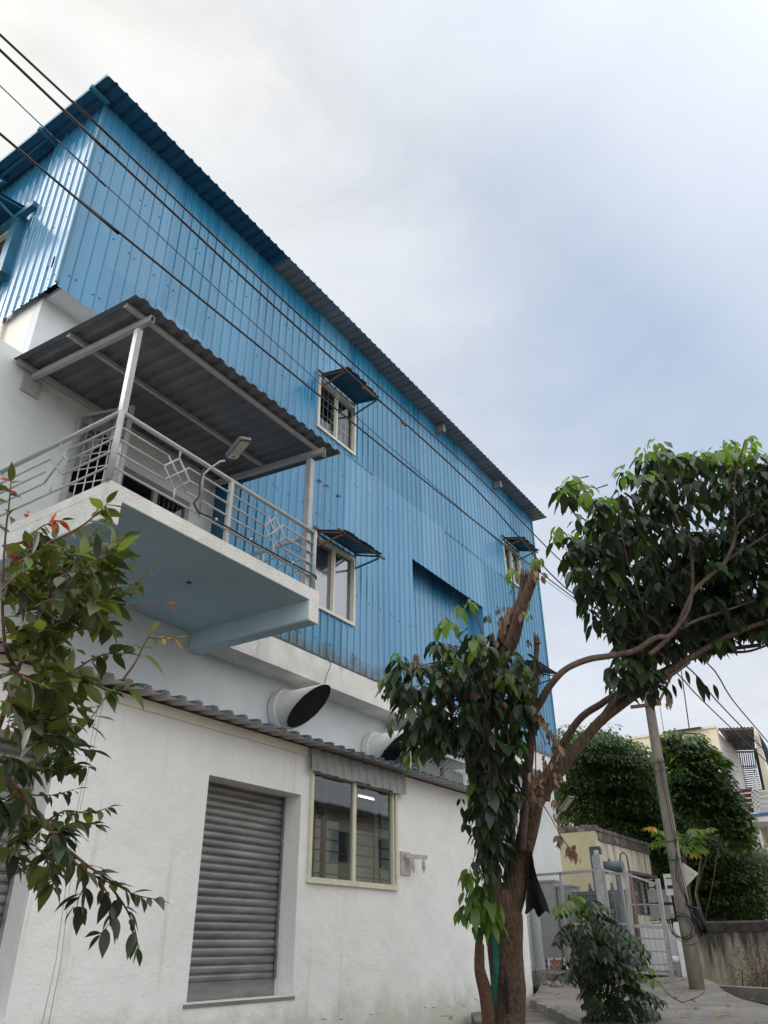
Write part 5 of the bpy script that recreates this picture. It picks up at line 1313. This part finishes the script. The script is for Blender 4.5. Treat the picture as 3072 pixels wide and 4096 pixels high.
# ================================================================== STREET TREE
DT = 7.5
tr = thing('street_tree', dep(506, 1024, DT)+Vector((0, 0, -.75)), 'lopped tree with a brown forked trunk, drooping dark leaves and one crown reaching right', 'tree')
def add_limb(mb, path, n=12, wob=.18, mi=0):
    P, Q = limb(path); mb.tube(P, Q, n, mi=mi, wob=wob)
mb = MB(); b0 = dep(506, 1024, DT)
P, Q = limb([(508, 985, 18, DT), (505, 944, 17.5, DT), (504, 914, 17.5, DT), (503, 896, 14, DT), (502, 886, 8, DT)])
Pb = [Vector((b0.x+.01, b0.y, b0.z-.8)), Vector((b0.x, b0.y, b0.z-.3)), b0]; Qb = [.24, .19, .172]
mb.tube(Pb+P, Qb+Q, 20, wob=.16)
add_limb(mb, [(511, 915, 9, DT), (514, 895, 11, DT), (519, 868, 10, DT), (525, 845, 9.6, DT), (531, 815, 9.5, DT), (536, 797, 9, DT), (541, 785, 8, DT)], 14)
add_limb(mb, [(497, 915, 9, DT), (494, 893, 9.5, DT), (491, 872, 9, DT), (484, 846, 7.5, 7.5), (479, 800, 6.5, 7.55), (469, 750, 5.5, 7.6), (472, 715, 5.5, 7.6), (486, 690, 6, 7.55), (500, 662, 7, 7.5), (513, 640, 6.5, 7.45), (520, 615, 5.5, 7.4), (529, 590, 5.2, 7.4), (536, 569, 4.8, 7.4)], 12)
add_limb(mb, [(497, 668, 6, 7.5), (503, 640, 6, 7.55), (507, 622, 6, 7.6), (519, 606, 5, 7.6), (523, 590, 4.4, 7.6), (525, 574, 5.2, 7.6)], 10)
add_limb(mb, [(508, 880, 6, 7.6), (511, 850, 5, 7.65), (509, 810, 4.5, 7.7), (507, 770, 3.5, 7.7), (512, 730, 3, 7.7), (510, 690, 3, 7.7)], 8)
mb.build('trunk', 'bark', tr)
mb = MB()
# big right limb
add_limb(mb, [(533, 812, 5.6, DT), (545, 790, 6.56, DT), (564.6, 764, 6.08, 7.5), (584, 739.6, 5.6, 7.5), (603, 718.6, 5.28, 7.5), (629, 699, 4.48, 7.5), (653, 683, 4.0, 7.5), (690, 658, 3.2, 7.5), (731, 635, 2.72, 7.5), (768, 621, 2.4, 7.5), (830, 600, 1.6, 7.5)])
mb.build('branch', 'bark', tr)
mb = MB()
add_limb(mb, [(545, 800, 5.2, 7.7), (553, 765, 4.4, 7.75), (577, 722, 3.68, 7.8), (601, 704, 3.36, 7.8), (613, 696, 3.2, 7.8), (640, 682, 2.88, 7.8), (700, 655, 2.4, 7.9), (760, 645, 1.76, 8)])
mb.build('branch', 'bark', tr)
mb = MB()
add_limb(mb, [(598, 725, 4.4, 7.5), (610, 708, 4.0, 7.5), (619, 693, 3.2, 7.5), (622, 680, 2.4, 7.5)])
mb.build('branch', 'bark', tr)
mb = MB()
add_limb(mb, [(522, 850, 4.0, 7.4), (525, 800, 4.48, 7.4), (531, 740, 4.16, 7.4), (534, 700, 3.52, 7.4), (536, 660, 2.88, 7.4), (537, 637, 2.4, 7.4)])
mb.build('branch', 'bark_thin', tr)
mb = MB()
add_limb(mb, [(534, 712, 3.68, 7.4), (541, 701, 3.68, 7.35), (551, 684, 3.52, 7.3), (566, 669, 3.36, 7.3), (588, 659.5, 3.2, 7.3), (609, 656, 3.04, 7.3), (634, 651, 2.88, 7.3), (655, 638, 2.72, 7.3), (673, 634, 2.4, 7.3), (685, 609, 2.24, 7.35), (694, 591, 2.16, 7.4), (711, 575, 2.0, 7.4), (724, 564, 1.92, 7.4), (733, 545, 1.68, 7.4), (740, 523.6, 1.44, 7.4), (768, 500, 1.12, 7.4)])
mb.build('branch', 'bark_thin', tr)
mb = MB()
for path in ([(649, 655, 2.72, 7.3), (666, 640, 2.56, 7.3), (686, 615, 2.08, 7.3), (692, 590, 1.92, 7.4), (692, 560, 1.6, 7.4), (689, 535, 1.28, 7.4)],
             [(640, 672, 2.08, 7.5), (657, 652, 1.92, 7.6), (664, 596, 1.6, 7.6), (680, 575, 1.2, 7.6), (692, 562, 0.96, 7.6)],
             [(727, 560, 1.76, 7.4), (745, 549, 1.44, 7.5), (768, 534, 1.04, 7.5)], [(679, 629, 1.92, 7.3), (700, 619, 1.44, 7.3), (725, 611, 1.12, 7.4), (755, 600, 0.8, 7.4)],
             [(700, 655, 1.6, 7.9), (725, 652, 1.6, 7.9), (750, 651, 1.28, 7.9), (780, 640, 0.8, 7.9)], [(615, 700, 1.6, 7.5), (640, 686, 1.92, 7.4), (662, 681, 1.6, 7.4), (690, 662, 1.44, 7.4)],
             [(664, 596, 1.28, 7.6), (658, 580, 0.96, 7.6), (650, 560, 0.64, 7.6)], [(630, 655, 1.28, 7.4), (610, 630, 0.96, 7.6), (590, 590, 0.64, 7.6), (575, 540, 0.48, 7.6)], [(650, 640, 1.12, 7.5), (640, 600, 0.8, 7.4), (625, 550, 0.64, 7.3), (618, 490, 0.4, 7.3)], [(690, 545, 1.04, 7.4), (670, 500, 0.8, 7.4), (655, 450, 0.48, 7.4)], [(735, 530, 1.04, 7.4), (735, 480, 0.8, 7.3), (745, 440, 0.48, 7.2)]):
    mb = MB(); add_limb(mb, path, 7, .1); mb.build('branch', 'bark_thin', tr)
# broken stumps and splintered wood
mb = MB(); rnd = random.Random(2)
P, Q = limb([(489, 1040, 6, 7.3), (486, 1000, 6, 7.3), (480, 970, 5.5, 7.3), (479, 944, 4.5, 7.3)]); P = [P[0]+Vector((0, 0, -.7))]+P; Q = [Q[0]]+Q; mb.tube(P, Q, 10, wob=.4); mb.build('broken_stump', 'bark_split', tr)
for (u, v, d_, r_) in ((536, 568, 7.4, .05), (525, 573, 7.6, .05), (537, 640, 7.4, .03), (479, 945, 7.3, .045), (507, 622, 7.55, .03), (493, 640, 7.5, .02)):
    mb = MB(); c = dep(u, v, d_)
    for k in range(7):
        a = k*.9; o_ = Vector((math.cos(a)*r_*.7, math.sin(a)*r_*.7, -.04)); mb.tube([c+o_, c+o_*1.05+Vector((0, 0, rnd.uniform(.05, .13)))], [.014, .002], 4)
    mb.build('splintered_end', 'bark_split', tr)
mb = MB()
# hollow split in the trunk and green painted stripe
hol = [dep(u, v, 7.285) for u, v in ((506, 1014), (503.5, 990), (505, 970), (508.5, 990), (509, 1014))]
mb.face(hol); mb.build('bark_split_hollow', 'black', tr)
mb = MB(); rows = []
for v, ul, ur in ((898, 491.5, 493.5), (910, 491, 495), (930, 491.5, 497), (950, 493, 499), (970, 493, 499), (990, 492.5, 497), (1010, 490, 496), (1030, 488, 495)):
    rows.append([dep(ul+(ur-ul)*s, v, 7.365-.055*s) for s in (0, .33, .66, 1)])
mb.grid(rows, 0, True); mb.build('paint_stripe', 'green_paint', tr)

# crown leaves
def crown(mb, rnd, poly, n, dlo, dhi, nl, L, W, light=.0, edge_top=None, size=lambda u, v: 1):
    tips = []
    for u, v in sample_poly(rnd, poly, n, 0):
        t_ = rnd.uniform(dlo, dhi); p = dep(u, v, t_); r_ = rnd.random()
        lt = light+(edge_top(u, v) if edge_top else 0)
        mi = 2 if r_ < lt else (1 if r_ < lt+.12 else 0)
        whorl(mb, rnd, p, rnd.randint(nl-2, nl+1), L*size(u, v)*(1 if mi < 2 else .9), W*size(u, v), mi, down=.85)
        tips.append(p)
    return tips
P6 = lambda x, y: (475+.1766*x, 400+.1766*y)
PC = [P6(*q) for q in ((455, 500), (500, 400), (600, 430), (650, 520), (740, 530), (790, 410), (850, 370), (930, 440), (930, 290), (965, 190), (1010, 180), (1080, 240), (1150, 270), (1190, 240), (1250, 290), (1350, 210), (1460, 215), (1560, 200), (1659, 210), (1850, 260), (2050, 500), (2150, 900), (2000, 1250), (1659, 1310), (1440, 1340), (1300, 1400), (1150, 1400), (1000, 1440), (880, 1500), (800, 1450), (740, 1380), (680, 1260), (620, 1200), (600, 1100), (580, 1000), (530, 900), (500, 820), (450, 790), (460, 700), (560, 680), (560, 600), (480, 560))]
def top_edge(u, v):
    # young light leaves at the upper rim of the crown
    s = 0
    for du, dv in ((0, -16), (-14, -10), (12, -14)):
        if not inpoly(u+du, v+dv, PC): s += .24
    return s if v < 545 else 0
mb = MB(); rnd = random.Random(40)
tips = crown(mb, rnd, PC, 740, 7.35, 8.9, 6, .20, .086, .01, top_edge)
core = [P6(*q) for q in ((800, 1250), (900, 900), (1200, 700), (1659, 800), (1900, 900), (1900, 1250), (1500, 1330), (1100, 1420), (850, 1440))]
tips += crown(mb, rnd, core, 230, 7.5, 8.9, 6, .20, .088, .0, None)
# single large hanging leaves under the limb
for u, v, L, mi in ((696, 682, .26, 0), (704, 690, .17, 0), (685, 676, .15, 0), (713, 690, .16, 0), (672, 690, .14, 0), (663, 692, .13, 0), (630, 690, .15, 0), (625, 683, .16, 0), (678, 684, .12, 0), (640, 668, .17, 0), (633, 674, .16, 0)):
    leaf(mb, dep(u, v-6, 7.3), (.1, -.1, -1), (1, -1, .2), L, L*.45, .1, .2, mi)
lobe = [(607, 650), (640, 655), (668, 668), (660, 684), (636, 690), (618, 694), (612, 676)]
crown(mb, rnd, lobe, 26, 7.1, 7.7, 5, .19, .08, .0, None)
skel = [dep(*q) for q in ((690, 600, 7.4), (664, 600, 7.6), (692, 545, 7.4), (735, 540, 7.4), (620, 560, 7.5), (655, 640, 7.3), (700, 640, 7.5), (760, 520, 7.4), (655, 480, 7.4), (735, 470, 7.3), (590, 590, 7.6), (768, 600, 7.5))]
for p in tips[::4]:
    c = min(skel, key=lambda s: (s-p).length); m_ = c.lerp(p, .55)+Vector((0, 0, -.06)); c = c.lerp(p, max(0, 1-.2/max(.2, (p-c).length))); m_ = c.lerp(p, .55)+Vector((0, 0, -.03)); mb.tube([c, m_, p], [.008, .006, .004], 4, mi=3, caps=False)
mb.build('crown', ['leaf_dark', 'leaf_mid', 'leaf_light', 'bark_thin'], tr)
# foliage round the lopped stems
P17 = lambda x, y: (375+.12055*x, 550+.12055*y)
PM = [(387, 680), (396, 660), (423, 653), (435, 635), (455, 632), (470, 630), (486, 628), (503, 640), (522, 645), (528, 665), (524, 705), (520, 755), (518, 785), (510, 820), (503, 838), (492, 845), (480, 838), (478, 815), (470, 795), (474, 765), (462, 745), (448, 733), (430, 745), (408, 748), (400, 735), (412, 715), (400, 700)]
mb = MB(); rnd = random.Random(41)
tp = crown(mb, rnd, PM, 270, 6.95, 7.9, 6, .20, .082, .04, lambda u, v: .25 if v < 655 else 0)
for u, v, s, mi in ((446, 617, 1.1, 2), (441, 625, .9, 2), (454, 621, 1.0, 2), (469, 597, .8, 2), (461, 603, .8, 2), (511, 568, .8, 2), (535, 553, .85, 2), (539, 557, .5, 2), (397, 651, .8, 2), (403, 655, .7, 1), (394, 668, .8, 1), (387, 682, .7, 0), (383, 690, .6, 0), (529, 612, .5, 2), (487, 612, .5, 1), (394, 712, .7, 1), (389, 722, .7, 1), (404, 744, .9, 1), (411, 752, 1.0, 2), (422, 747, 1, 1), (436, 742, .9, 1),
                    (512, 585, .35, 2), (530, 600, .4, 2), (466, 822, .7, 0), (476, 838, .7, 0), (461, 800, .6, 0), (498, 605, .4, 1), (528, 640, .4, 1), (536, 715, .6, 0), (533, 675, .5, 1), (478, 885, 1.3, 2), (468, 868, 1.1, 2), (461, 908, .95, 2), (488, 862, 1.1, 1), (484, 895, 1.3, 2), (497, 915, .95, 2), (487, 920, 1.0, 2), (474, 912, .8, 1), (472, 890, 1.2, 2), (490, 880, 1.0, 1), (466, 893, .8, 2)):
    whorl(mb, rnd, dep(u, v, 7.25+rnd.uniform(-.2, .2)), rnd.randint(4, 6), .165*s, .072*s, mi, down=1.0, spread=.8)
for u, v in ((470, 866), (480, 880), (474, 898), (488, 900), (466, 905), (492, 915), (484, 868), (478, 918), (497, 902)):
    whorl(mb, rnd, dep(u, v, 7.1), 5, .20, .082, 2 if rnd.random() < .6 else 1, down=1.1, spread=.8)
# thin column of leaves down the left stem
for k in range(34):
    v = rnd.uniform(780, 868); u = 484+rnd.uniform(-12, 20)
    whorl(mb, rnd, dep(u, v, 7.15+rnd.uniform(-.1, .3)), 4, .14, .062, 0 if rnd.random() < .8 else 1, down=1.0)
mb.build('lower_foliage', ['leaf_dark', 'leaf_mid', 'leaf_light'], tr)
mb = MB()
for p in tp[::2]:
    c = dep(486+rnd.uniform(-8, 12), 690+rnd.uniform(-40, 60), 7.5); mb.tube([c, c.lerp(p, .5)+Vector((0, 0, .05)), p], [.010, .007, .004], 4, caps=False)
for a, b in (((487, 650), (469, 597)), ((515, 640), (512, 568)), ((533, 585), (535, 553)), ((470, 660), (446, 617)), ((487, 930), (478, 892)), ((478, 892), (470, 870)), ((485, 925), (461, 915)), ((540, 800), (560, 835)), ((560, 835), (577, 862)), ((536, 715), (553, 740)), ((534, 720), (546, 745)), ((533, 700), (536, 790)), ((460, 640), (500, 690))):
    mb.tube([dep(*a, 7.35), dep((a[0]+b[0])/2+1, (a[1]+b[1])/2, 7.33), dep(*b, 7.3)], .006, 4, caps=False)
mb.build('twigs', 'twig_red', tr)
# dead brown leaves caught in the forks
mb = MB()
def dead(u, v, n, sp, L=.12, d_=7.25):
    for k in range(n):
        q = dep(u+rnd.uniform(-sp, sp), v+rnd.uniform(-sp, sp), d_+rnd.uniform(-.1, .1)); leaf(mb, q, (rnd.uniform(-.5, .5), rnd.uniform(-.5, .5), -1), (rnd.uniform(-1, 1), rnd.uniform(-1, 1), .3), L*rnd.uniform(.6, 1.2), L*.42, droop=rnd.uniform(-.8, .8), fold=rnd.uniform(.3, 1.1), mi=0, wave=.12)
for a in ((532, 775, 8, 5), (541, 770, 6, 5), (536, 785, 8, 6), (528, 798, 8, 5), (540, 798, 6, 5), (533, 703, 9, 4), (539, 712, 8, 4), (544, 722, 8, 4), (550, 733, 10, 4), (556, 742, 10, 4), (560, 748, 6, 3), (548, 758, 6, 4), (526, 690, 5, 5), (479, 690, 7, 6), (490, 680, 5, 6), (497, 700, 5, 6), (415, 655, 5, 3), (418, 660, 4, 3), (555, 775, 3, 3), (545, 765, 4, 3), (518, 790, 4, 4), (556, 800, 4, 2), (556, 815, 3, 3), (560, 838, 8, 3), (571, 848, 12, 4), (576, 855, 5, 3), (668, 695, 5, 3), (668, 702, 3, 2), (533, 570, 4, 4), (541, 575, 4, 3), (507, 610, 6, 5), (500, 620, 5, 5), (522, 610, 4, 4)): dead(*a, L=.10)
mb.build('dead_leaves', 'leaf_brown', tr)
# black cloth snagged in the fork
mb = MB(); rows = []; rnd = random.Random(9)
for i in range(14):
    s = i/13; v = 852+s*62; rows.append([dep(524+8*s*(j/7)+j*1.1+3.2*math.sin(j*1.3+s*4)*(.3+s)+4*s, v+(rnd.uniform(-6, 6) if i == 13 else 0)+2*math.sin(j*2), 7.42+.06*math.sin(j*2.1+s*3)) for j in range(9)])
mb.grid(rows, 0, True)
tag(mb.build('black_cloth', 'cloth', loc=dep(530, 860, 7.42)), 'ragged black cloth snagged on the right side of the forked tree trunk', 'cloth')

# ================================================================== BUSH
bs = thing('young_bush', dep(598, 1090, 8.4), 'dark glossy leafed bush growing at the edge of the concrete drive', 'bush')
P23 = lambda x, y: (537.5+.113*x, 862.5+.113*y)
mb = MB(); mt_ = MB(); rnd = random.Random(50)
PB = [P23(*q) for q in ((260, 290), (430, 320), (590, 270), (640, 430), (790, 490), (760, 580), (910, 680), (820, 730), (880, 860), (1000, 920), (1020, 1000), (950, 1080), (1040, 1180), (1020, 1320), (960, 1400), (940, 1500), (420, 1500), (480, 1300), (430, 1250), (520, 1170), (360, 1130), (250, 1050), (300, 900), (230, 830), (360, 740), (200, 640), (220, 540), (350, 480), (190, 380))]
base = dep(598, 1085, 8.4)
for (u, v) in sample_poly(rnd, PB, 150, 0):
    t_ = 8.4+rnd.uniform(-.45, .45); p = dep(u, v, t_)
    stem0 = dep(590+(u-595)*.35, v+16, 8.4)
    d = (p-stem0); d.z *= .3; d = Vector((d.x, d.y, 0)) if d.length < .05 else d; d = (d.normalized()+Vector((rnd.uniform(-.3, .3), rnd.uniform(-.3, .3), -.1))).normalized()
    # pinnate leaf: pairs of leaflets
    L = rnd.uniform(.18, .34); s_ = d.cross(Vector((0, 0, 1))).normalized()
    light = (v < 918 and rnd.random() < .35) or (u > 635 and 950 < v < 985)
    mi = 1 if light else (2 if rnd.random() < .12 else 0)
    pts = [p-d*L*.5+Vector((0, 0, .03))]
    for k in range(5):
        s = k/4; q = p+d*L*(s-.5)+Vector((0, 0, .03-.10*s*s)); pts.append(q)
        for sg in (1, -1):
            leaf(mb, q, (s_*sg*.8+d*.45+Vector((0, 0, -.45))), (0, 0, 1), rnd.uniform(.09, .145), .052, droop=.8, fold=.2, mi=mi, seg=4)
    leaf(mb, pts[-1], d+Vector((0, 0, -.5)), (0, 0, 1), .11, .04, mi=mi, seg=4)
    mt_.tube([stem0, p-d*L*.5+Vector((0, 0, .03))], [.006, .004], 4, caps=False); mt_.tube(pts, .003, 3, caps=False)
mb.build('foliage', ['bush_leaf', 'leaf_light', 'leaf_mid'], bs)
mt_.tube([base, dep(592, 1020, 8.4), dep(590, 960, 8.4), dep(596, 915, 8.4)], [.03, .022, .014, .006], 6)
mt_.tube([dep(594, 1040, 8.4), dep(612, 1000, 8.35), dep(630, 960, 8.3)], [.018, .012, .006], 6); mt_.tube([dep(592, 1020, 8.4), dep(575, 970, 8.45), dep(570, 920, 8.4)], [.016, .01, .005], 6)
mt_.build('stems', 'bark_thin', bs)

# ================================================================== NEAR TREE AT THE LEFT EDGE
nt_ = thing('near_tree', (1.2, 3.6, 0.02), 'tree reaching in from the left edge with broad pointed leaves and red young tips', 'tree')
mw_ = MB(); ml = MB(); rnd = random.Random(60)
TB = Vector((1.2, 3.6, .0))
mw_.tube([TB, TB+Vector((.03, -.05, 1.1)), TB+Vector((.05, -.15, 2.2)), TB+Vector((.0, -.3, 3.4))], [.09, .08, .06, .03], 10, wob=.15)
Z20 = lambda x, y: (.1145*x, 475+.1145*y)
def twig(path, dpt, r=.007, leaves=0, L=.105, mats=(0,), mtl=0, red=False, spread=7, both=True):
    """path of pixel points, leaves alternate along the outer two thirds"""
    P = [dep(u, v, d) for (u, v), d in zip(path, dpt)]
    C_ = catmull(P, 6); n = len(C_)
    mw_.tube(C_, [r*(1-.75*i/(n-1)) for i in range(n)], 5)
    leaves = int(leaves*1.35) if leaves > 4 else leaves
    for k in range(leaves):
        s = .12+.88*(k+.5)/leaves; i = min(int(s*(n-1)), n-2); p = C_[i]; d = (C_[i+1]-C_[i]).normalized()
        sd = Vector((rnd.uniform(-1, 1), rnd.uniform(-1, 1), rnd.uniform(-.3, .5))); sd = (sd-d*sd.dot(d)).normalized()
        dr = (d*.5+sd*.8+Vector((0, 0, -.35))).normalized()
        mi = mats[rnd.randrange(len(mats))]; l_ = L*.96*rnd.uniform(.6, 1.25)
        leaf(ml, p, dr, (rnd.uniform(-.6, .6), rnd.uniform(-.6, .6), 1), l_, l_*rnd.uniform(.36, .46), droop=rnd.uniform(.2, 1.1), fold=rnd.uniform(.05, .45), mi=mi, seg=6, tip=.5)
    leaf(ml, C_[-1], (C_[-1]-C_[-2]), (0, 0, 1), L*.8, L*.3, mi=mats[0], seg=6, tip=.5)
G = (0, 0, 0, 0, 0, 0, 1, 2, 5)
z = Z20
# main scaffold (points read in the upper left zoom)
twig([(-40, 830), z(100, 1900), z(150, 1700), z(270, 1450), z(400, 1150), z(440, 1000), z(430, 750), z(470, 560)], [2.9, 2.9, 2.9, 2.95, 3, 3, 3.05, 3.1], .012, 16, .10, G)
twig([z(150, 1700), z(60, 1550), z(30, 1350), z(20, 1000), z(50, 500), z(80, 250), z(95, 60)], [2.9, 2.8, 2.8, 2.8, 2.8, 2.8, 2.8], .008, 15, .095, G)
twig([z(270, 1450), z(450, 1230), z(520, 1000), z(650, 850), z(760, 580), z(900, 420)], [2.95, 3, 3.05, 3.1, 3.15, 3.2], .009, 14, .10, G)
twig([z(400, 1300), z(820, 1330), z(1000, 1120), z(1150, 960), z(1290, 830)], [3, 3.1, 3.2, 3.25, 3.3], .008, 10, .095, G)
twig([z(1000, 1125), z(1200, 1140), z(1350, 1143), z(1450, 1128)], [3.2, 3.25, 3.3, 3.3], .004, 1, .05, (3,))
twig([z(850, 1300), z(900, 1250), z(985, 1000), z(950, 850), z(890, 680), z(970, 590), z(1080, 540)], [3.05, 3.1, 3.1, 3.1, 3.1, 3.1, 3.1], .006, 9, .10, G)
twig([z(20, 620), z(200, 580), z(350, 460), z(440, 420), z(540, 395)], [2.9, 2.95, 3, 3, 3.0], .005, 8, .07, (0, 0, 3, 3))
twig([z(250, 660), z(500, 560), z(720, 440), z(830, 350), z(890, 300), z(930, 250)], [3, 3.05, 3.1, 3.1, 3.1, 3.1], .006, 10, .095, (0, 0, 0, 2, 1))
twig([z(150, 1740), z(400, 1790), z(620, 1720), z(820, 1600), z(960, 1560), z(1100, 1560)], [2.9, 2.95, 3, 3.05, 3.1, 3.1], .007, 12, .095, G)
twig([z(620, 1740), z(800, 1810), z(980, 1900), z(1120, 1860)], [3, 3.05, 3.1, 3.1], .005, 7, .105, (0, 0, 2))
twig([z(1065, 1800), z(1180, 1640), z(1260, 1480), z(1315, 1385)], [3.1, 3.15, 3.2, 3.2], .006, 1, .09, (2,))
twig([z(1300, 1420), z(1400, 1430), z(1480, 1440), z(1560, 1420)], [3.2, 3.2, 3.2, 3.2], .003, 6, .055, (1, 4, 1))
twig([z(100, 1830), z(300, 1900), z(440, 1880), z(620, 1960)], [2.85, 2.9, 2.95, 3], .006, 10, .10, G)
for k in range(54):
    a = z(rnd.uniform(0, 1), 0); xx = 1000*rnd.random()**1.5; a = z(xx, rnd.uniform(620+xx*.1, 1560-xx*.45)); b = (a[0]+rnd.uniform(15, 45), a[1]+rnd.uniform(-22, 18)); m_ = ((a[0]+b[0])/2, (a[1]+b[1])/2-4); dd_ = rnd.uniform(2.6, 3.4)
    twig([a, m_, b], [dd_, dd_, dd_+.1], .004, 8, .095, G)
for k in range(26):
    a = z(rnd.uniform(-100, 450), rnd.uniform(1400, 2250)); b = (a[0]+rnd.uniform(15, 40), a[1]+rnd.uniform(-15, 25)); m_ = ((a[0]+b[0])/2, (a[1]+b[1])/2-4); dd_ = rnd.uniform(2.5, 3.3)
    twig([a, m_, b], [dd_, dd_, dd_+.1], .004, 8, .095, (0, 0, 0, 2))
for u, v in ((13, 482), (4, 490), (18, 494), (48, 522), (55, 521), (26, 518), (30, 512), (73, 592), (76, 598), (70, 590)):
    for q in range(1): leaf(ml, dep(u, v, 2.8), (rnd.uniform(-.8, .8), rnd.uniform(-.8, .8), rnd.uniform(-.5, .6)), (0, 0, 1), .055, .018, droop=.6, fold=.3, mi=3, seg=5, tip=.6)
for dx in (0, 6): leaf(ml, dep(166+dx*.5, 604, 3.3), (.5, -.3, .3-dx*.12), (0, 0, 1), .05, .017, mi=3, seg=5)
leaf(ml, dep(144, 655, 3.2), (.7, -.5, -.55), (0, 0, 1), .125, .05, .3, .3, 2, 6)
leaf(ml, dep(143, 648, 3.2), (.6, -.4, .1), (0, 0, 1), .05, .025, .3, .3, 2, 6)
# lower hanging boughs (points read in the lower left zoom, scale .1959)
w4 = lambda x, y: (.1959*x, 625+.1959*y)
twig([(-30, 740), w4(30, 770), w4(130, 890), w4(230, 1010), w4(330, 1130), w4(400, 1230), w4(500, 1290), w4(600, 1330)], [2.7, 2.75, 2.8, 2.85, 2.9, 2.9, 2.95, 3], .011, 16, .10, (0, 0, 0, 5))
twig([w4(330, 1130), w4(450, 1230), w4(620, 1340), w4(700, 1380), w4(800, 1400)], [2.9, 2.95, 3, 3, 3], .006, 10, .085, (0, 0, 5))
twig([w4(560, 1330), w4(640, 1440), w4(690, 1560), w4(705, 1650)], [2.95, 3, 3, 3], .005, 8, .09, (5,))
twig([w4(500, 1290), w4(560, 1400), w4(570, 1500), w4(510, 1580)], [2.95, 2.95, 2.95, 2.95], .004, 7, .09, (5,))
twig([w4(420, 1200), w4(440, 1300), w4(400, 1400), w4(395, 1460)], [2.9, 2.9, 2.9, 2.9], .004, 7, .115, (5, 0))
twig([w4(230, 1010), w4(330, 950), w4(450, 960), w4(560, 930)], [2.9, 2.95, 3, 3], .005, 11, .075, (0, 0, 1))
twig([w4(250, 1060), w4(380, 1010), w4(500, 1020)], [2.9, 2.95, 3], .004, 9, .075, (0, 5))
twig([w4(100, 860), w4(250, 870), w4(380, 840)], [2.8, 2.85, 2.9], .004, 8, .07, (0, 5))
twig([w4(280, 610), w4(380, 560), w4(460, 480), w4(520, 400)], [2.9, 2.9, 2.95, 3], .006, 9, .10, (0, 5, 2))
twig([w4(280, 610), w4(350, 620), w4(460, 640)], [2.9, 2.9, 2.95], .004, 6, .12, (5, 0))
for k in range(32):
    a = w4(rnd.uniform(-60, 330), rnd.uniform(480, 1260)); b = (a[0]+rnd.uniform(8, 34), a[1]+rnd.uniform(-14, 26)); m_ = ((a[0]+b[0])/2, (a[1]+b[1])/2-4); dd_ = rnd.uniform(2.5, 3.2)
    twig([a, m_, b], [dd_, dd_, dd_+.1], .004, 7, .10, (0, 0, 5, 5))
for (u0, v0), (u1, v1), d0, d1 in (((-40, 830), (-90, 900), 2.9, 3.1), ((-30, 740), (-90, 900), 2.7, 3.1)):
    P = [dep(u0, v0, d0), dep((u0+u1)/2, (v0+v1)/2+6, (d0+d1)/2), TB+Vector((0.03, -.08, 1.3))]; mw_.tube(catmull(P, 4), .016, 6)
mw_.build('branches', 'twig_red', nt_)
ml.build('foliage', ['leaf_near', 'leaf_olive', 'leaf_under', 'leaf_red', 'leaf_yellow', 'leaf_dark'], nt_)
